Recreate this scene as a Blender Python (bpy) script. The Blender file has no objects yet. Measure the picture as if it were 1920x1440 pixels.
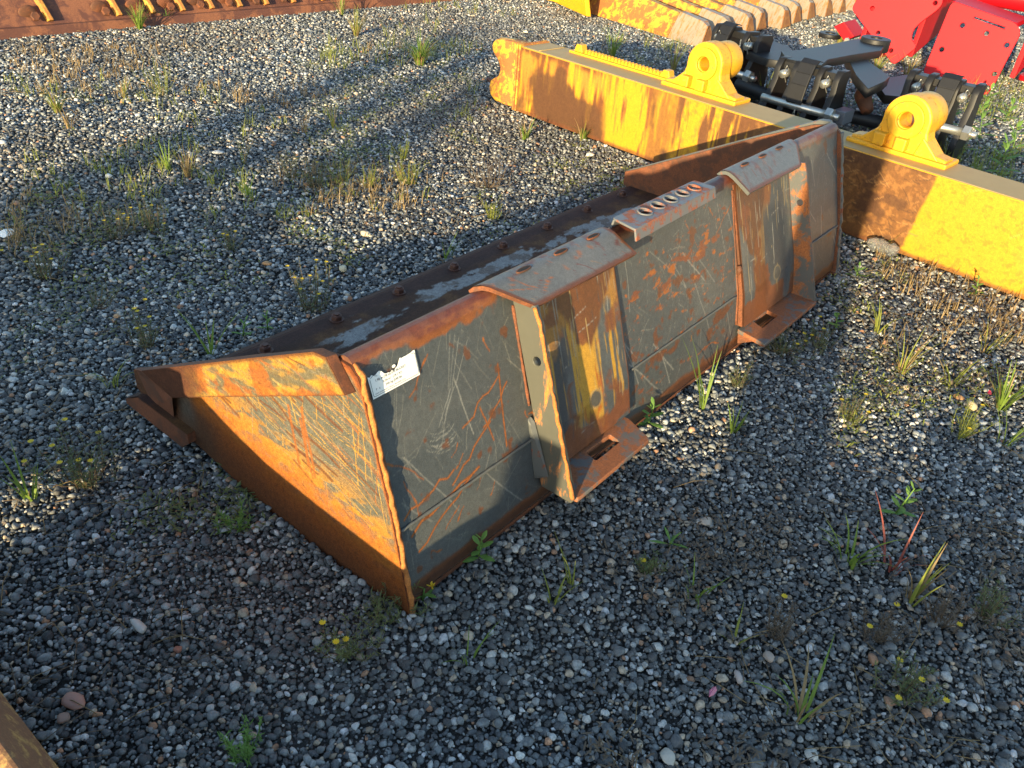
import bpy, bmesh, math, random
import numpy as np
from mathutils import Vector, Matrix

random.seed(7)
rng = np.random.default_rng(7)
scene = bpy.context.scene
COL = scene.collection
RAD = math.radians

# ------------------------------------------------------------------ camera
CF, CP, CY, CR = 1565.27, 0.5907728, 0.6390925, 0.0935132
CAM = np.array([-0.7011715, -0.7009637, 1.1298051])
_f = np.array([math.cos(CY)*math.cos(CP), math.sin(CY)*math.cos(CP), -math.sin(CP)])
_r = np.array([math.sin(CY), -math.cos(CY), 0.0])
_u = np.cross(_r, _f)
_R = _r*math.cos(CR)+_u*math.sin(CR)
_U = -_r*math.sin(CR)+_u*math.cos(CR)
cam_data = bpy.data.cameras.new('camera')
cam_data.sensor_width = 36.0
cam_data.lens = CF/1920*36.0
cam_data.clip_start, cam_data.clip_end = 0.05, 500
cam = bpy.data.objects.new('camera', cam_data)
COL.objects.link(cam)
M = Matrix.Identity(4)
for i in range(3):
    M[i][0], M[i][1], M[i][2], M[i][3] = _R[i], _U[i], -_f[i], CAM[i]
cam.matrix_world = M
scene.camera = cam

# ------------------------------------------------------------------ sky, sun, exposure
SUN_AZ, SUN_EL = RAD(17.0), RAD(9.3)          # direction the light travels (from +x towards +y), height of the sun
world = bpy.data.worlds.new('World')
scene.world = world
world.use_nodes = True
wn = world.node_tree
wn.nodes.clear()
wo = wn.nodes.new('ShaderNodeOutputWorld')
wb = wn.nodes.new('ShaderNodeBackground')
ws = wn.nodes.new('ShaderNodeTexSky')
ws.sky_type = 'NISHITA'
ws.sun_disc = False
ws.sun_elevation = SUN_EL
# the sun stands at azimuth 17+180 degrees from +x; the node measures clockwise from +y
_az = SUN_AZ+math.pi
ws.sun_rotation = (math.pi/2-_az) % (2*math.pi)
ws.air_density, ws.dust_density, ws.ozone_density = 1.0, 0.7, 1.6
wb.inputs['Strength'].default_value = 0.15
wn.links.new(ws.outputs['Color'], wb.inputs['Color'])
wn.links.new(wb.outputs['Background'], wo.inputs['Surface'])

sun_d = bpy.data.lights.new('sun', 'SUN')
sun_d.energy = 4.2
sun_d.angle = RAD(0.6)
sun_d.color = (1.0, 0.79, 0.46)
sun = bpy.data.objects.new('sun', sun_d)
COL.objects.link(sun)
_l = Vector((math.cos(SUN_AZ)*math.cos(SUN_EL), math.sin(SUN_AZ)*math.cos(SUN_EL), -math.sin(SUN_EL)))
sun.rotation_euler = _l.to_track_quat('-Z', 'Y').to_euler()
sun.location = (-8, -3, 6)

scene.view_settings.view_transform = 'Standard'
scene.view_settings.look = 'None'
scene.view_settings.gamma = 1.0
scene.view_settings.use_curve_mapping = False
scene.view_settings.exposure = 1.72
scene.render.engine = 'CYCLES'
scene.cycles.max_bounces = 6
scene.cycles.use_denoising = True

GZ = -0.035            # top of the gravel

# ------------------------------------------------------------------ helpers
def ray(px):
    d = _R*((px[0]-960)/CF)+_U*(-(px[1]-720)/CF)+_f
    return CAM, d
def on_plane(px, P, N):
    C, d = ray(px)
    P = np.asarray(P, float); N = np.asarray(N, float)
    return C+d*(((P-C)@N)/(d@N))
def ground(px, z=GZ):
    return on_plane(px, (0, 0, z), (0, 0, 1))
def to_px(P):
    q = np.asarray(P)-CAM
    zz = q@_f
    return 960+CF*(q@_R)/zz, 720-CF*(q@_U)/zz, zz

def thing(name, label, cat, loc=(0, 0, 0), group=None):
    o = bpy.data.objects.new(name, None)
    o.empty_display_size = 0.1
    COL.objects.link(o)
    o.location = loc
    o['label'] = label; o['category'] = cat
    if group: o['group'] = group
    return o
def tag(o, label, cat, group=None):
    o['label'] = label; o['category'] = cat
    if group: o['group'] = group
    return o
def link(name, me, mat=None, parent=None, smooth=None, bevel=0.0, label=None):
    """Link a mesh given in world coordinates; under a parent it is moved into the parent's space."""
    if mat is not None:
        me.materials.clear(); me.materials.append(mat)
    o = bpy.data.objects.new(name, me)
    COL.objects.link(o)
    if parent is not None:
        off = Vector((0, 0, 0)); p = parent
        while p is not None:
            off += Vector(p.location); p = p.parent
        me.transform(Matrix.Translation(-off))
        o.parent = parent
    if smooth is not None:
        me.polygons.foreach_set('use_smooth', [smooth]*len(me.polygons))
    if bevel > 0:
        b = o.modifiers.new('bevel', 'BEVEL')
        b.width = bevel; b.segments = 2; b.limit_method = 'ANGLE'; b.angle_limit = RAD(35)
        b.use_clamp_overlap = True
    if label: o['label'] = label
    return o
def stuff(o): o['kind'] = 'stuff'; return o
def structure(o): o['kind'] = 'structure'; return o

def raw_mesh(verts, faces, name='mesh'):
    me = bpy.data.meshes.new(name)
    me.from_pydata([tuple(map(float, v)) for v in verts], [], faces)
    me.update()
    return me
def np_mesh(V, quads, name='mesh'):
    """Fast mesh from arrays; quads (n,4) or tris (n,3)."""
    me = bpy.data.meshes.new(name)
    V = np.asarray(V, np.float32); F = np.asarray(quads, np.int32)
    k = F.shape[1]
    me.vertices.add(len(V)); me.vertices.foreach_set('co', V.ravel())
    me.loops.add(F.size); me.loops.foreach_set('vertex_index', F.ravel())
    me.polygons.add(len(F))
    me.polygons.foreach_set('loop_start', np.arange(0, F.size, k, dtype=np.int32))
    me.polygons.foreach_set('loop_total', np.full(len(F), k, np.int32))
    me.update(calc_edges=True); me.validate()
    return me
class MB:
    """Collects simple solids into one mesh."""
    def __init__(s): s.v, s.f = [], []
    def add(s, v, f):
        n = len(s.v); s.v += [tuple(map(float, p)) for p in v]; s.f += [tuple(i+n for i in q) for q in f]; return s
    def box(s, x0, x1, y0, y1, z0, z1, fn=None):
        v = [(x, y, z) for z in (z0, z1) for y in (y0, y1) for x in (x0, x1)]
        if fn: v = [fn(*p) for p in v]
        return s.add(v, [(0, 2, 3, 1), (4, 5, 7, 6), (0, 1, 5, 4), (2, 6, 7, 3), (0, 4, 6, 2), (1, 3, 7, 5)])
    def prism(s, A, B):
        """A, B: matching outlines (lists of points)."""
        n = len(A)
        f = [tuple(range(n))[::-1], tuple(range(n, 2*n))]
        f += [(i, (i+1) % n, n+(i+1) % n, n+i) for i in range(n)]
        return s.add(list(A)+list(B), f)
    def tube(s, pts, r, n=8, caps=True):
        pts = [Vector(p) for p in pts]
        rs = r if isinstance(r, (list, tuple)) else [r]*len(pts)
        rings = []
        up = Vector((0.13, 0.21, 1)).normalized()
        base = len(s.v); v = []; f = []
        for i, p in enumerate(pts):
            t = (pts[min(i+1, len(pts)-1)]-pts[max(i-1, 0)]).normalized()
            if abs(t.dot(up)) > 0.98: up = Vector((1, 0.1, 0))
            a = t.cross(up).normalized(); b = t.cross(a)
            for k in range(n):
                th = 2*math.pi*k/n
                v.append(p+(a*math.cos(th)+b*math.sin(th))*rs[i])
        for i in range(len(pts)-1):
            for k in range(n):
                f.append((i*n+k, i*n+(k+1) % n, (i+1)*n+(k+1) % n, (i+1)*n+k))
        if caps:
            f.append(tuple(range(n))[::-1]); f.append(tuple(range((len(pts)-1)*n, len(pts)*n)))
        return s.add(v, f)
    def mesh(s, name='mesh'):
        me = raw_mesh(s.v, s.f, name)
        bm = bmesh.new(); bm.from_mesh(me)
        bmesh.ops.recalc_face_normals(bm, faces=bm.faces)
        bm.to_mesh(me); bm.free()
        return me
def plate(outline, holes, th, frame, bevel=0.0):
    """A thick plate with real holes. outline/holes: 2D loops, frame = (origin, u, v): point = origin+u*a+v*b; thickness th to both sides of the plane halved."""
    cu = bpy.data.curves.new('tmp', 'CURVE')
    cu.dimensions = '2D'; cu.fill_mode = 'BOTH'; cu.extrude = max(th/2-bevel, 1e-4)
    cu.bevel_depth = bevel; cu.bevel_resolution = 1
    for lp in [outline]+list(holes):
        sp = cu.splines.new('POLY'); sp.points.add(len(lp)-1)
        for p, q in zip(sp.points, lp): p.co = (q[0], q[1], 0, 1)
        sp.use_cyclic_u = True
    o = bpy.data.objects.new('tmp', cu)
    me = bpy.data.meshes.new_from_object(o)
    bpy.data.objects.remove(o); bpy.data.curves.remove(cu)
    O, u, v = [Vector(map(float, k)) for k in frame]
    w = u.cross(v).normalized()
    me.transform(Matrix(((u.x, v.x, w.x, O.x), (u.y, v.y, w.y, O.y), (u.z, v.z, w.z, O.z), (0, 0, 0, 1))))
    return me
def circle(cx, cy, r, n=20, ry=None):
    ry = ry or r
    return [(cx+r*math.cos(2*math.pi*k/n), cy+ry*math.sin(2*math.pi*k/n)) for k in range(n)]
def rounded(pts, r, n=4):
    """Round the corners of a closed 2D outline."""
    out = []
    N = len(pts)
    for i in range(N):
        p0, p1, p2 = [Vector((*pts[j % N], 0)) for j in (i-1, i, i+1)]
        a = (p0-p1); b = (p2-p1)
        rr = min(r, a.length*.45, b.length*.45)
        A = p1+a.normalized()*rr; B = p1+b.normalized()*rr
        for k in range(n+1):
            t = k/n
            q = A*(1-t)**2+p1*2*t*(1-t)+B*t*t
            out.append((q.x, q.y))
    return out
def hexhead(center, axis, r, h, n=6, dome=True):
    axis = Vector(axis).normalized(); c = Vector(center)
    a = axis.orthogonal().normalized(); b = axis.cross(a)
    m = MB()
    A = [c+(a*math.cos(2*math.pi*k/n)+b*math.sin(2*math.pi*k/n))*r for k in range(n)]
    B = [p+axis*h*.8 for p in A]
    T = [c+axis*h+(p-c)*.82 for p in A]
    m.v = [tuple(p) for p in A+B+T]
    for i in range(n):
        j = (i+1) % n
        m.f.append((i, j, n+j, n+i)); m.f.append((n+i, n+j, 2*n+j, 2*n+i))
    m.f.append(tuple(range(2*n, 3*n))); m.f.append(tuple(range(n))[::-1])
    return m

# ------------------------------------------------------------------ noise and wear painting
_perm = rng.random((256, 256)).astype(np.float32)
def vnoise(x, y, seed=0):
    x = np.asarray(x, float)+seed*17.31; y = np.asarray(y, float)+seed*9.73
    xi = np.floor(x).astype(int); yi = np.floor(y).astype(int)
    fx = x-xi; fy = y-yi
    fx = fx*fx*(3-2*fx); fy = fy*fy*(3-2*fy)
    g = lambda a, b: _perm[a & 255, b & 255]
    return (g(xi, yi)*(1-fx)+g(xi+1, yi)*fx)*(1-fy)+(g(xi, yi+1)*(1-fx)+g(xi+1, yi+1)*fx)*fy
def fbm(x, y, oct=4, seed=0, gain=.5):
    s = 0; a = 1; t = 0
    for i in range(oct):
        s = s+a*vnoise(x*2**i, y*2**i, seed+i*3.1); t += a; a *= gain
    return s/t
def sstep(a, b, x):
    t = np.clip((x-a)/(b-a), 0, 1)
    return t*t*(3-2*t)
class Paint:
    """Base colour of a worn steel surface, painted on a fine grid: U, V are surface coordinates in metres."""
    def __init__(s, U, V, base):
        s.U, s.V = U, V
        s.c = np.ones(U.shape+(3,))*np.array(base)
    def mix(s, col, m):
        m = np.clip(m, 0, 1)[..., None]
        s.c = s.c*(1-m)+np.array(col)*m
    def line(s, pts, w, col, k=1.0, soft=None):
        m = np.zeros(s.U.shape)
        soft = soft or w*.6
        for (a, b) in zip(pts[:-1], pts[1:]):
            lo = np.minimum(a, b)-w-soft; hi = np.maximum(a, b)+w+soft
            sel = (s.U > lo[0]) & (s.U < hi[0]) & (s.V > lo[1]) & (s.V < hi[1])
            if not sel.any(): continue
            pu, pv = s.U[sel]-a[0], s.V[sel]-a[1]
            dx, dy = b[0]-a[0], b[1]-a[1]
            t = np.clip((pu*dx+pv*dy)/(dx*dx+dy*dy+1e-12), 0, 1)
            d = np.hypot(pu-t*dx, pv-t*dy)
            m[sel] = np.maximum(m[sel], 1-sstep(w*.5, w*.5+soft, d))
        s.mix(col, m*k)
    def scratch(s, u, v, ang, ln, w, col, k=1.0, wob=.12, n=5):
        p = np.array([u, v]); pts = [p]
        for i in range(n):
            ang += random.uniform(-wob, wob)
            p = p+np.array([math.cos(ang), math.sin(ang)])*ln/n
            pts.append(p)
        s.line(pts, w, col, k)

def grid_mesh(P, col=None, flip=False, name='mesh'):
    """P (nu,nv,3) -> quad sheet with an optional colour per vertex."""
    nu, nv = P.shape[:2]
    i = np.arange(nu*nv).reshape(nu, nv)
    F = np.stack([i[:-1, :-1], i[1:, :-1], i[1:, 1:], i[:-1, 1:]], -1).reshape(-1, 4)
    if flip: F = F[:, ::-1]
    me = np_mesh(P.reshape(-1, 3), F, name)
    if col is not None:
        at = me.attributes.new('wear', 'FLOAT_COLOR', 'POINT')
        c = np.ones((nu*nv, 4), np.float32); c[:, :3] = col.reshape(-1, 3)
        at.data.foreach_set('color', c.ravel())
    return me
def resample(pts, step):
    pts = np.asarray(pts, float)
    seg = np.linalg.norm(np.diff(pts, axis=0), axis=1)
    L = np.concatenate([[0], np.cumsum(seg)])
    n = max(2, int(L[-1]/step)+1)
    t = np.linspace(0, L[-1], n)
    return np.stack([np.interp(t, L, pts[:, k]) for k in range(pts.shape[1])], 1), t

# ------------------------------------------------------------------ materials
def mat_base(name):
    m = bpy.data.materials.new(name); m.use_nodes = True
    nt = m.node_tree; b = nt.nodes['Principled BSDF']
    return m, nt, b
def N(nt, typ, **kw):
    n = nt.nodes.new(typ)
    for k, v in kw.items():
        if k in n.inputs: n.inputs[k].default_value = v
        else: setattr(n, k, v)
    return n
def ramp(nt, fac, stops):
    r = nt.nodes.new('ShaderNodeValToRGB')
    el = r.color_ramp.elements
    while len(el) < len(stops): el.new(0.5)
    for e, (p, c) in zip(el, stops):
        e.position = p; e.color = (*c, 1) if len(c) == 3 else c
    nt.links.new(fac, r.inputs['Fac'])
    return r.outputs['Color']
def mixc(nt, fac, a, b, blend='MIX'):
    n = nt.nodes.new('ShaderNodeMix'); n.data_type = 'RGBA'; n.blend_type = blend
    for s, x in ((n.inputs['Factor'], fac), (n.inputs['A'], a), (n.inputs['B'], b)):
        if hasattr(x, 'is_linked'): nt.links.new(x, s)
        elif isinstance(x, (int, float)): s.default_value = x
        else: s.default_value = (*x, 1)
    return n.outputs['Result']
def coords(nt, scale=(1, 1, 1), rot=(0, 0, 0)):
    tc = nt.nodes.new('ShaderNodeTexCoord')
    mp = nt.nodes.new('ShaderNodeMapping')
    mp.inputs['Scale'].default_value = scale; mp.inputs['Rotation'].default_value = rot
    nt.links.new(tc.outputs['Object'], mp.inputs['Vector'])
    return mp.outputs['Vector']
def noise(nt, vec, scale, detail=4, rough=.6, dist=0):
    n = N(nt, 'ShaderNodeTexNoise', Scale=scale, Detail=detail, Roughness=rough, Distortion=dist)
    if vec is not None: nt.links.new(vec, n.inputs['Vector'])
    return n.outputs['Fac']
def bump(nt, b, h, strength=.3, dist=.002):
    n = N(nt, 'ShaderNodeBump', Strength=strength, Distance=dist)
    nt.links.new(h, n.inputs['Height']); nt.links.new(n.outputs['Normal'], b.inputs['Normal'])

def mat_worn(name, rough=.55, spec=.35, bump_s=.35, grain=.5):
    """Reads the painted wear colour, adds fine grain and relief."""
    m, nt, b = mat_base(name)
    a = N(nt, 'ShaderNodeAttribute', attribute_name='wear')
    v = coords(nt)
    n1 = noise(nt, v, 420, 3, .7); n2 = noise(nt, v, 95, 5, .65)
    g = ramp(nt, n1, [(.25, (1-grain, 1-grain, 1-grain)), (.75, (1+grain*.0, 1, 1))])
    g2 = ramp(nt, n2, [(.3, (1-grain*.6,)*3), (.7, (1, 1, 1))])
    c = mixc(nt, 1.0, a.outputs['Color'], g, 'MULTIPLY')
    c = mixc(nt, 1.0, c, g2, 'MULTIPLY')
    nt.links.new(c, b.inputs['Base Color'])
    b.inputs['Roughness'].default_value = rough
    b.inputs['Specular IOR Level'].default_value = spec
    hh = N(nt, 'ShaderNodeMath', operation='ADD')
    nt.links.new(n1, hh.inputs[0]); nt.links.new(n2, hh.inputs[1])
    bump(nt, b, hh.outputs[0], bump_s, .0012)
    return m
def mat_paint_rust(name, paint, amount=.5, rust=(.20, .065, .022), rust2=(.10, .035, .015), scale=14, rough=.5, stretch=(1, 1, 1), spec=.4):
    """Chipped paint over rust: amount = share of rust."""
    m, nt, b = mat_base(name)
    v = coords(nt, stretch); v1 = coords(nt)
    n = noise(nt, v, scale, 9, .72, .3)
    fine = noise(nt, v1, 300, 3, .7)
    mask = ramp(nt, n, [(max(0, amount-.035), (1, 1, 1)), (min(1, amount+.035), (0, 0, 0))])
    rc = mixc(nt, noise(nt, v1, 60, 6, .7), rust2, rust)
    rc = mixc(nt, ramp(nt, fine, [(.35, (0, 0, 0)), (.75, (1, 1, 1))]), rc, tuple(min(1, 1.5*c) for c in rust))
    pc = mixc(nt, noise(nt, v1, 22, 5, .6), tuple(.78*c for c in paint), paint)
    c = mixc(nt, mask, pc, rc)
    nt.links.new(c, b.inputs['Base Color'])
    rr = ramp(nt, mask, [(0, (rough,)*3), (1, (.85,)*3)])
    nt.links.new(rr, b.inputs['Roughness'])
    b.inputs['Specular IOR Level'].default_value = spec
    bump(nt, b, mixc(nt, mask, (.6, .6, .6), fine), .35, .0012)
    return m
def mat_plain(name, col, rough=.5, metal=0.0, var=.15, scale=40, spec=.5, bump_s=.15):
    m, nt, b = mat_base(name)
    v = coords(nt)
    n = noise(nt, v, scale, 6, .65)
    c = mixc(nt, n, tuple(max(0, k*(1-var)) for k in col), tuple(min(1, k*(1+var)) for k in col))
    nt.links.new(c, b.inputs['Base Color'])
    b.inputs['Roughness'].default_value = rough; b.inputs['Metallic'].default_value = metal
    b.inputs['Specular IOR Level'].default_value = spec
    bump(nt, b, noise(nt, v, 260, 3, .6), bump_s, .001)
    return m
def mat_leaf(name, c1, c2, trans=.35):
    m, nt, b = mat_base(name)
    oi = N(nt, 'ShaderNodeObjectInfo')
    v = coords(nt)
    n = noise(nt, v, 55, 3, .6)
    c = mixc(nt, n, c1, c2)
    nt.links.new(c, b.inputs['Base Color'])
    b.inputs['Roughness'].default_value = .55
    b.inputs['Specular IOR Level'].default_value = .25
    tr = N(nt, 'ShaderNodeBsdfTranslucent'); nt.links.new(c, tr.inputs['Color'])
    mx = N(nt, 'ShaderNodeMixShader'); mx.inputs[0].default_value = trans
    out = [k for k in nt.nodes if k.type == 'OUTPUT_MATERIAL'][0]
    nt.links.new(b.outputs[0], mx.inputs[1]); nt.links.new(tr.outputs[0], mx.inputs[2])
    nt.links.new(mx.outputs[0], out.inputs['Surface'])
    return m

RUST_D = (.085, .030, .014); RUST_M = (.17, .058, .020); RUST_O = (.42, .125, .020)
GOLD = (.58, .31, .045); GREY = (.098, .110, .110); PALE = (.36, .35, .30); REDR = (.17, .045, .024)
YEL = (.66, .325, .012)
MW = mat_worn('worn_bucket_paint', .50, .4, .30, .45)
MR = mat_worn('rusted_steel', .80, .25, .7, .68)
MB_RUST = mat_paint_rust('brown_rust', (.10, .040, .020), .52, (.15, .050, .020), (.07, .026, .013), 9, .75)
MB_DARK = mat_paint_rust('dark_grey_paint', (.09, .095, .09), .40, (.17, .05, .022), (.09, .03, .014), 16, .5)
M_SEAM = mat_paint_rust('painted_seam', (.11, .112, .10), .36, (.22, .08, .03), (.12, .05, .02), 30, .6)
M_WELD = mat_plain('weld_bead', (.12, .10, .09), .5, .0, .3, 90)
M_BOLT = mat_plain('rusty_bolt', (.075, .030, .018), .7, 0, .4, 120)
M_HOLE_SHADE = mat_plain('painted_hole_shade', (.012, .010, .009), .9, 0, .2)  # near-black colour standing for the shade inside holes
M_YEL = mat_paint_rust('yellow_paint', YEL, .405, (.40, .17, .03), (.20, .08, .02), 75, .5)
M_YELDIRT = mat_paint_rust('dusty_yellow_top', (.40, .27, .10), .34, (.26, .13, .05), (.15, .07, .03), 18, .65)
M_RUSTYEL = mat_paint_rust('rusty_yellow_steel', (.62, .34, .03), .52, (.30, .11, .028), (.12, .042, .016), 16, .55)
M_BLACK = mat_plain('black_gloss_paint', (.011, .011, .012), .5, 0, .3, 30, .3)
M_ZINC = mat_plain('zinc_plated_steel', (.55, .53, .46), .32, .85, .2, 60)
M_RED = mat_plain('bright_red_paint', (.40, .004, .010), .5, 0, .22, 6, .2, .05)
M_TIP = mat_paint_rust('bare_worn_steel', (.30, .25, .18), .46, (.30, .14, .05), (.20, .09, .04), 15, .5, (1, 4, 1))
M_TIPEND = mat_paint_rust('rusty_tine_end', (.34, .16, .04), .5, (.22, .09, .025), (.12, .05, .02), 12, .8)
M_WHITE = mat_plain('white_decal', (.80, .80, .74), .5, 0, .06, 60)
M_INK = mat_plain('black_ink', (.02, .02, .022), .6)
M_SOIL = None

# ------------------------------------------------------------------ ground
def make_ground_mat():
    m, nt, b = mat_base('gravelly_soil')
    v = coords(nt)
    n = noise(nt, v, 9, 8, .65); g = noise(nt, v, 160, 5, .75)
    vo = N(nt, 'ShaderNodeTexVoronoi', Scale=75.0); nt.links.new(v, vo.inputs['Vector'])
    stone = mixc(nt, .5, vo.outputs['Color'], (.5, .5, .5))
    grey = nt.nodes.new('ShaderNodeRGBToBW'); nt.links.new(stone, grey.inputs['Color'])
    c = mixc(nt, n, (.040, .036, .031), (.075, .068, .058))
    c2 = ramp(nt, grey.outputs[0], [(.35, (.045, .045, .046)), (.6, (.11, .11, .108)), (.75, (.24, .22, .19))])
    c = mixc(nt, ramp(nt, g, [(.45, (0, 0, 0)), (.62, (1, 1, 1))]), c, c2)
    nt.links.new(c, b.inputs['Base Color']); b.inputs['Roughness'].default_value = .95
    b.inputs['Specular IOR Level'].default_value = .2
    hh = N(nt, 'ShaderNodeMath', operation='SUBTRACT')
    nt.links.new(g, hh.inputs[0]); nt.links.new(vo.outputs['Distance'], hh.inputs[1])
    bump(nt, b, hh.outputs[0], .9, .01)
    return m
M_SOIL = make_ground_mat()
_gx = np.concatenate([[-120, -40, -15], np.linspace(-6, 12, 60), [20, 45, 150]])
_gy = np.concatenate([[-120, -40, -15], np.linspace(-6, 10, 54), [18, 45, 150]])
GX, GY = np.meshgrid(_gx, _gy, indexing='ij')
GZZ = np.full(GX.shape, GZ-.012)+.004*(fbm(GX*1.7, GY*1.7, 2, 5)-.5)
structure(link('ground', grid_mesh(np.stack([GX, GY, GZZ], -1)), M_SOIL, None, True))

# ------------------------------------------------------------------ gravel
def pebble_mesh(i, lo=.56, hi=.86):
    r = random.Random(100+i)
    bm = bmesh.new()
    bmesh.ops.create_icosphere(bm, subdivisions=2, radius=1.0)
    ax = (1.0, r.uniform(.66, .95), r.uniform(.40, .66))
    cuts = []
    for k in range(r.randint(8, 13)):
        n = Vector((r.gauss(0, 1), r.gauss(0, 1), r.gauss(0, 1))).normalized()
        cuts.append((n, r.uniform(lo, hi)))
    off = Vector((r.uniform(0, 50), r.uniform(0, 50), 0))
    for v in bm.verts:
        p = v.co.copy()
        for n, d in cuts:
            e = p.dot(n)-d
            if e > 0: p -= n*e*.93
        p *= 1+.05*math.sin(p.x*3+off.x)+.04*math.sin(p.y*4+off.y)
        v.co = Vector((p.x*ax[0], p.y*ax[1], p.z*ax[2]))
    me = bpy.data.meshes.new('pebble'); bm.to_mesh(me); bm.free()
    me.polygons.foreach_set('use_smooth', [True]*len(me.polygons))
    return me
def make_pebble_mat():
    m, nt, b = mat_base('pebbles')
    a = N(nt, 'ShaderNodeAttribute', attribute_name='gcol'); a.attribute_type = 'INSTANCER'
    v = coords(nt)
    oi = N(nt, 'ShaderNodeObjectInfo')
    ad = N(nt, 'ShaderNodeVectorMath', operation='ADD')
    sc = N(nt, 'ShaderNodeVectorMath', operation='SCALE'); sc.inputs['Scale'].default_value = 37.0
    cb = N(nt, 'ShaderNodeCombineXYZ')
    for k in range(3): nt.links.new(oi.outputs['Random'], cb.inputs[k])
    nt.links.new(cb.outputs[0], sc.inputs[0]); nt.links.new(sc.outputs[0], ad.inputs[0]); nt.links.new(v, ad.inputs[1])
    n = noise(nt, ad.outputs[0], 1.7, 5, .7)
    sp = noise(nt, ad.outputs[0], 7.0, 4, .8)
    c = mixc(nt, 1.0, a.outputs['Color'], ramp(nt, n, [(.3, (.50, .50, .50)), (.7, (1.25, 1.24, 1.20))]), 'MULTIPLY')
    c = mixc(nt, ramp(nt, sp, [(.60, (0, 0, 0)), (.68, (.55, .55, .55))]), c, (.34, .34, .32))
    nt.links.new(c, b.inputs['Base Color'])
    b.inputs['Roughness'].default_value = .62; b.inputs['Specular IOR Level'].default_value = .35
    bump(nt, b, sp, .25, .06)
    return m
M_PEB = make_pebble_mat()
peb_col = bpy.data.collections.new('pebble_shapes')
for i in range(14):
    me = pebble_mesh(i); me.materials.append(M_PEB)
    peb_col.objects.link(bpy.data.objects.new('pebble_%02d' % i, me))

def in_view(x, y, m=.22):
    P = np.stack([x, y, np.full_like(x, GZ)], -1)-CAM
    z = P@_f
    u = (P@_R)/np.maximum(z, 1e-3)*CF/960; v = (P@_U)/np.maximum(z, 1e-3)*CF/720
    return (z > .2) & (np.abs(u) < 1+m) & (v < 1.08) & (v > -1-m)
def hexpts(x0, x1, y0, y1, s, jit):
    nx, ny = int((x1-x0)/s)+1, int((y1-y0)/(s*.866))+1
    X, Y = np.meshgrid(np.arange(nx)*s+x0, np.arange(ny)*s*.866+y0, indexing='ij')
    X = X+(np.arange(ny) % 2)[None, :]*s*.5
    X = X+rng.uniform(-jit, jit, X.shape)*s; Y = Y+rng.uniform(-jit, jit, Y.shape)*s
    return X.ravel(), Y.ravel()
def stone_colours(n):
    t = rng.random(n); val = rng.random(n)
    c = np.zeros((n, 3))
    dark = np.array([.058, .064, .069]); mid = np.array([.138, .149, .150]); lite = np.array([.32, .325, .31])
    c[:] = dark*(.55+.9*val[:, None])
    k = (t > .42) & (t <= .78); c[k] = mid*(.65+.75*val[k, None])
    k = (t > .78) & (t <= .885); c[k] = lite*(.7+.6*val[k, None])
    k = (t > .885) & (t <= .945); c[k] = np.array([.33, .265, .19])*(.6+.8*val[k, None])
    k = (t > .945) & (t <= .985); c[k] = np.array([.54, .52, .47])*(.75+.4*val[k, None])
    k = (t > .985); c[k] = np.array([.32, .17, .095])*(.6+.8*val[k, None])
    return c
px_, py_, ps_ = [], [], []
def add_layer(s, rmin, rmax, dmin, dmax, keep=1.0):
    x, y = hexpts(-1.6, 14, -3.4, 6.5, s, .42)
    d = np.hypot(x-CAM[0], y-CAM[1])
    ok = (d >= dmin) & (d < dmax) & in_view(x, y)
    ok &= ~((x > .05) & (x < 1.93) & (y > .06) & (y < .60))
    if keep < 1: ok &= rng.random(len(x)) < keep
    x, y = x[ok], y[ok]
    r = rmin*(rmax/rmin)**(rng.random(len(x))**1.4)
    px_.append(x); py_.append(y); ps_.append(r)
add_layer(.0122, .0050, .0092, 0, 2.9)
add_layer(.0080, .0026, .0048, 0, 2.3, .9)
add_layer(.0240, .0085, .0135, 0, 2.9, .36)
add_layer(.0135, .0056, .0100, 2.9, 4.6)
add_layer(.0300, .0095, .0145, 2.9, 6.0, .30)
add_layer(.0175, .0072, .0120, 4.6, 7.4)
add_layer(.0280, .0110, .0170, 7.4, 13.0)
# stones banked up against the steel
def bank(p0, p1, w, cnt):
    t = rng.random(cnt); o = np.abs(rng.normal(0, w, cnt))
    d = np.array(p1)-np.array(p0); L = np.linalg.norm(d); nrm_ = np.array([d[1], -d[0]])/L
    px_.append(p0[0]+d[0]*t+nrm_[0]*o); py_.append(p0[1]+d[1]*t+nrm_[1]*o); ps_.append(rng.uniform(.004, .0105, cnt))
n_flat = sum(len(k) for k in px_)
bank((-.004, -.02+.64), (-.004, -.02), .018, 260)
bank((-.01, -.006), (1.99, -.006), .022, 900)
bank((2.0, .885), (-.02, .885), .018, 700)
bank((2.512, 1.82), (2.13, -1.8), .024, 1100)
X = np.concatenate(px_); Y = np.concatenate(py_); S = np.concatenate(ps_)
n = len(X)
big = S > .0105
Z = GZ-.010+S*.35+np.where(big, .003, rng.uniform(-.002, .006, n))
Z[n_flat:] += .007*np.exp(-0)+rng.uniform(-.003, .006, n-n_flat)
Z += .010*(fbm(X*2.3, Y*2.3, 3, 11)-.5)
me = bpy.data.meshes.new('gravel_points')
me.vertices.add(n); me.vertices.foreach_set('co', np.stack([X, Y, Z], 1).astype(np.float32).ravel())
for nm, typ, dat, key in (('gscale', 'FLOAT', S, 'value'), ('gidx', 'INT', rng.integers(0, 14, n), 'value')):
    a = me.attributes.new(nm, typ, 'POINT'); a.data.foreach_set(key, dat.astype(np.float32 if typ == 'FLOAT' else np.int32))
rot = np.stack([rng.normal(0, .30, n), rng.normal(0, .30, n), rng.uniform(0, 6.283, n)], 1).astype(np.float32)
a = me.attributes.new('grot', 'FLOAT_VECTOR', 'POINT'); a.data.foreach_set('vector', rot.ravel())
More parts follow.
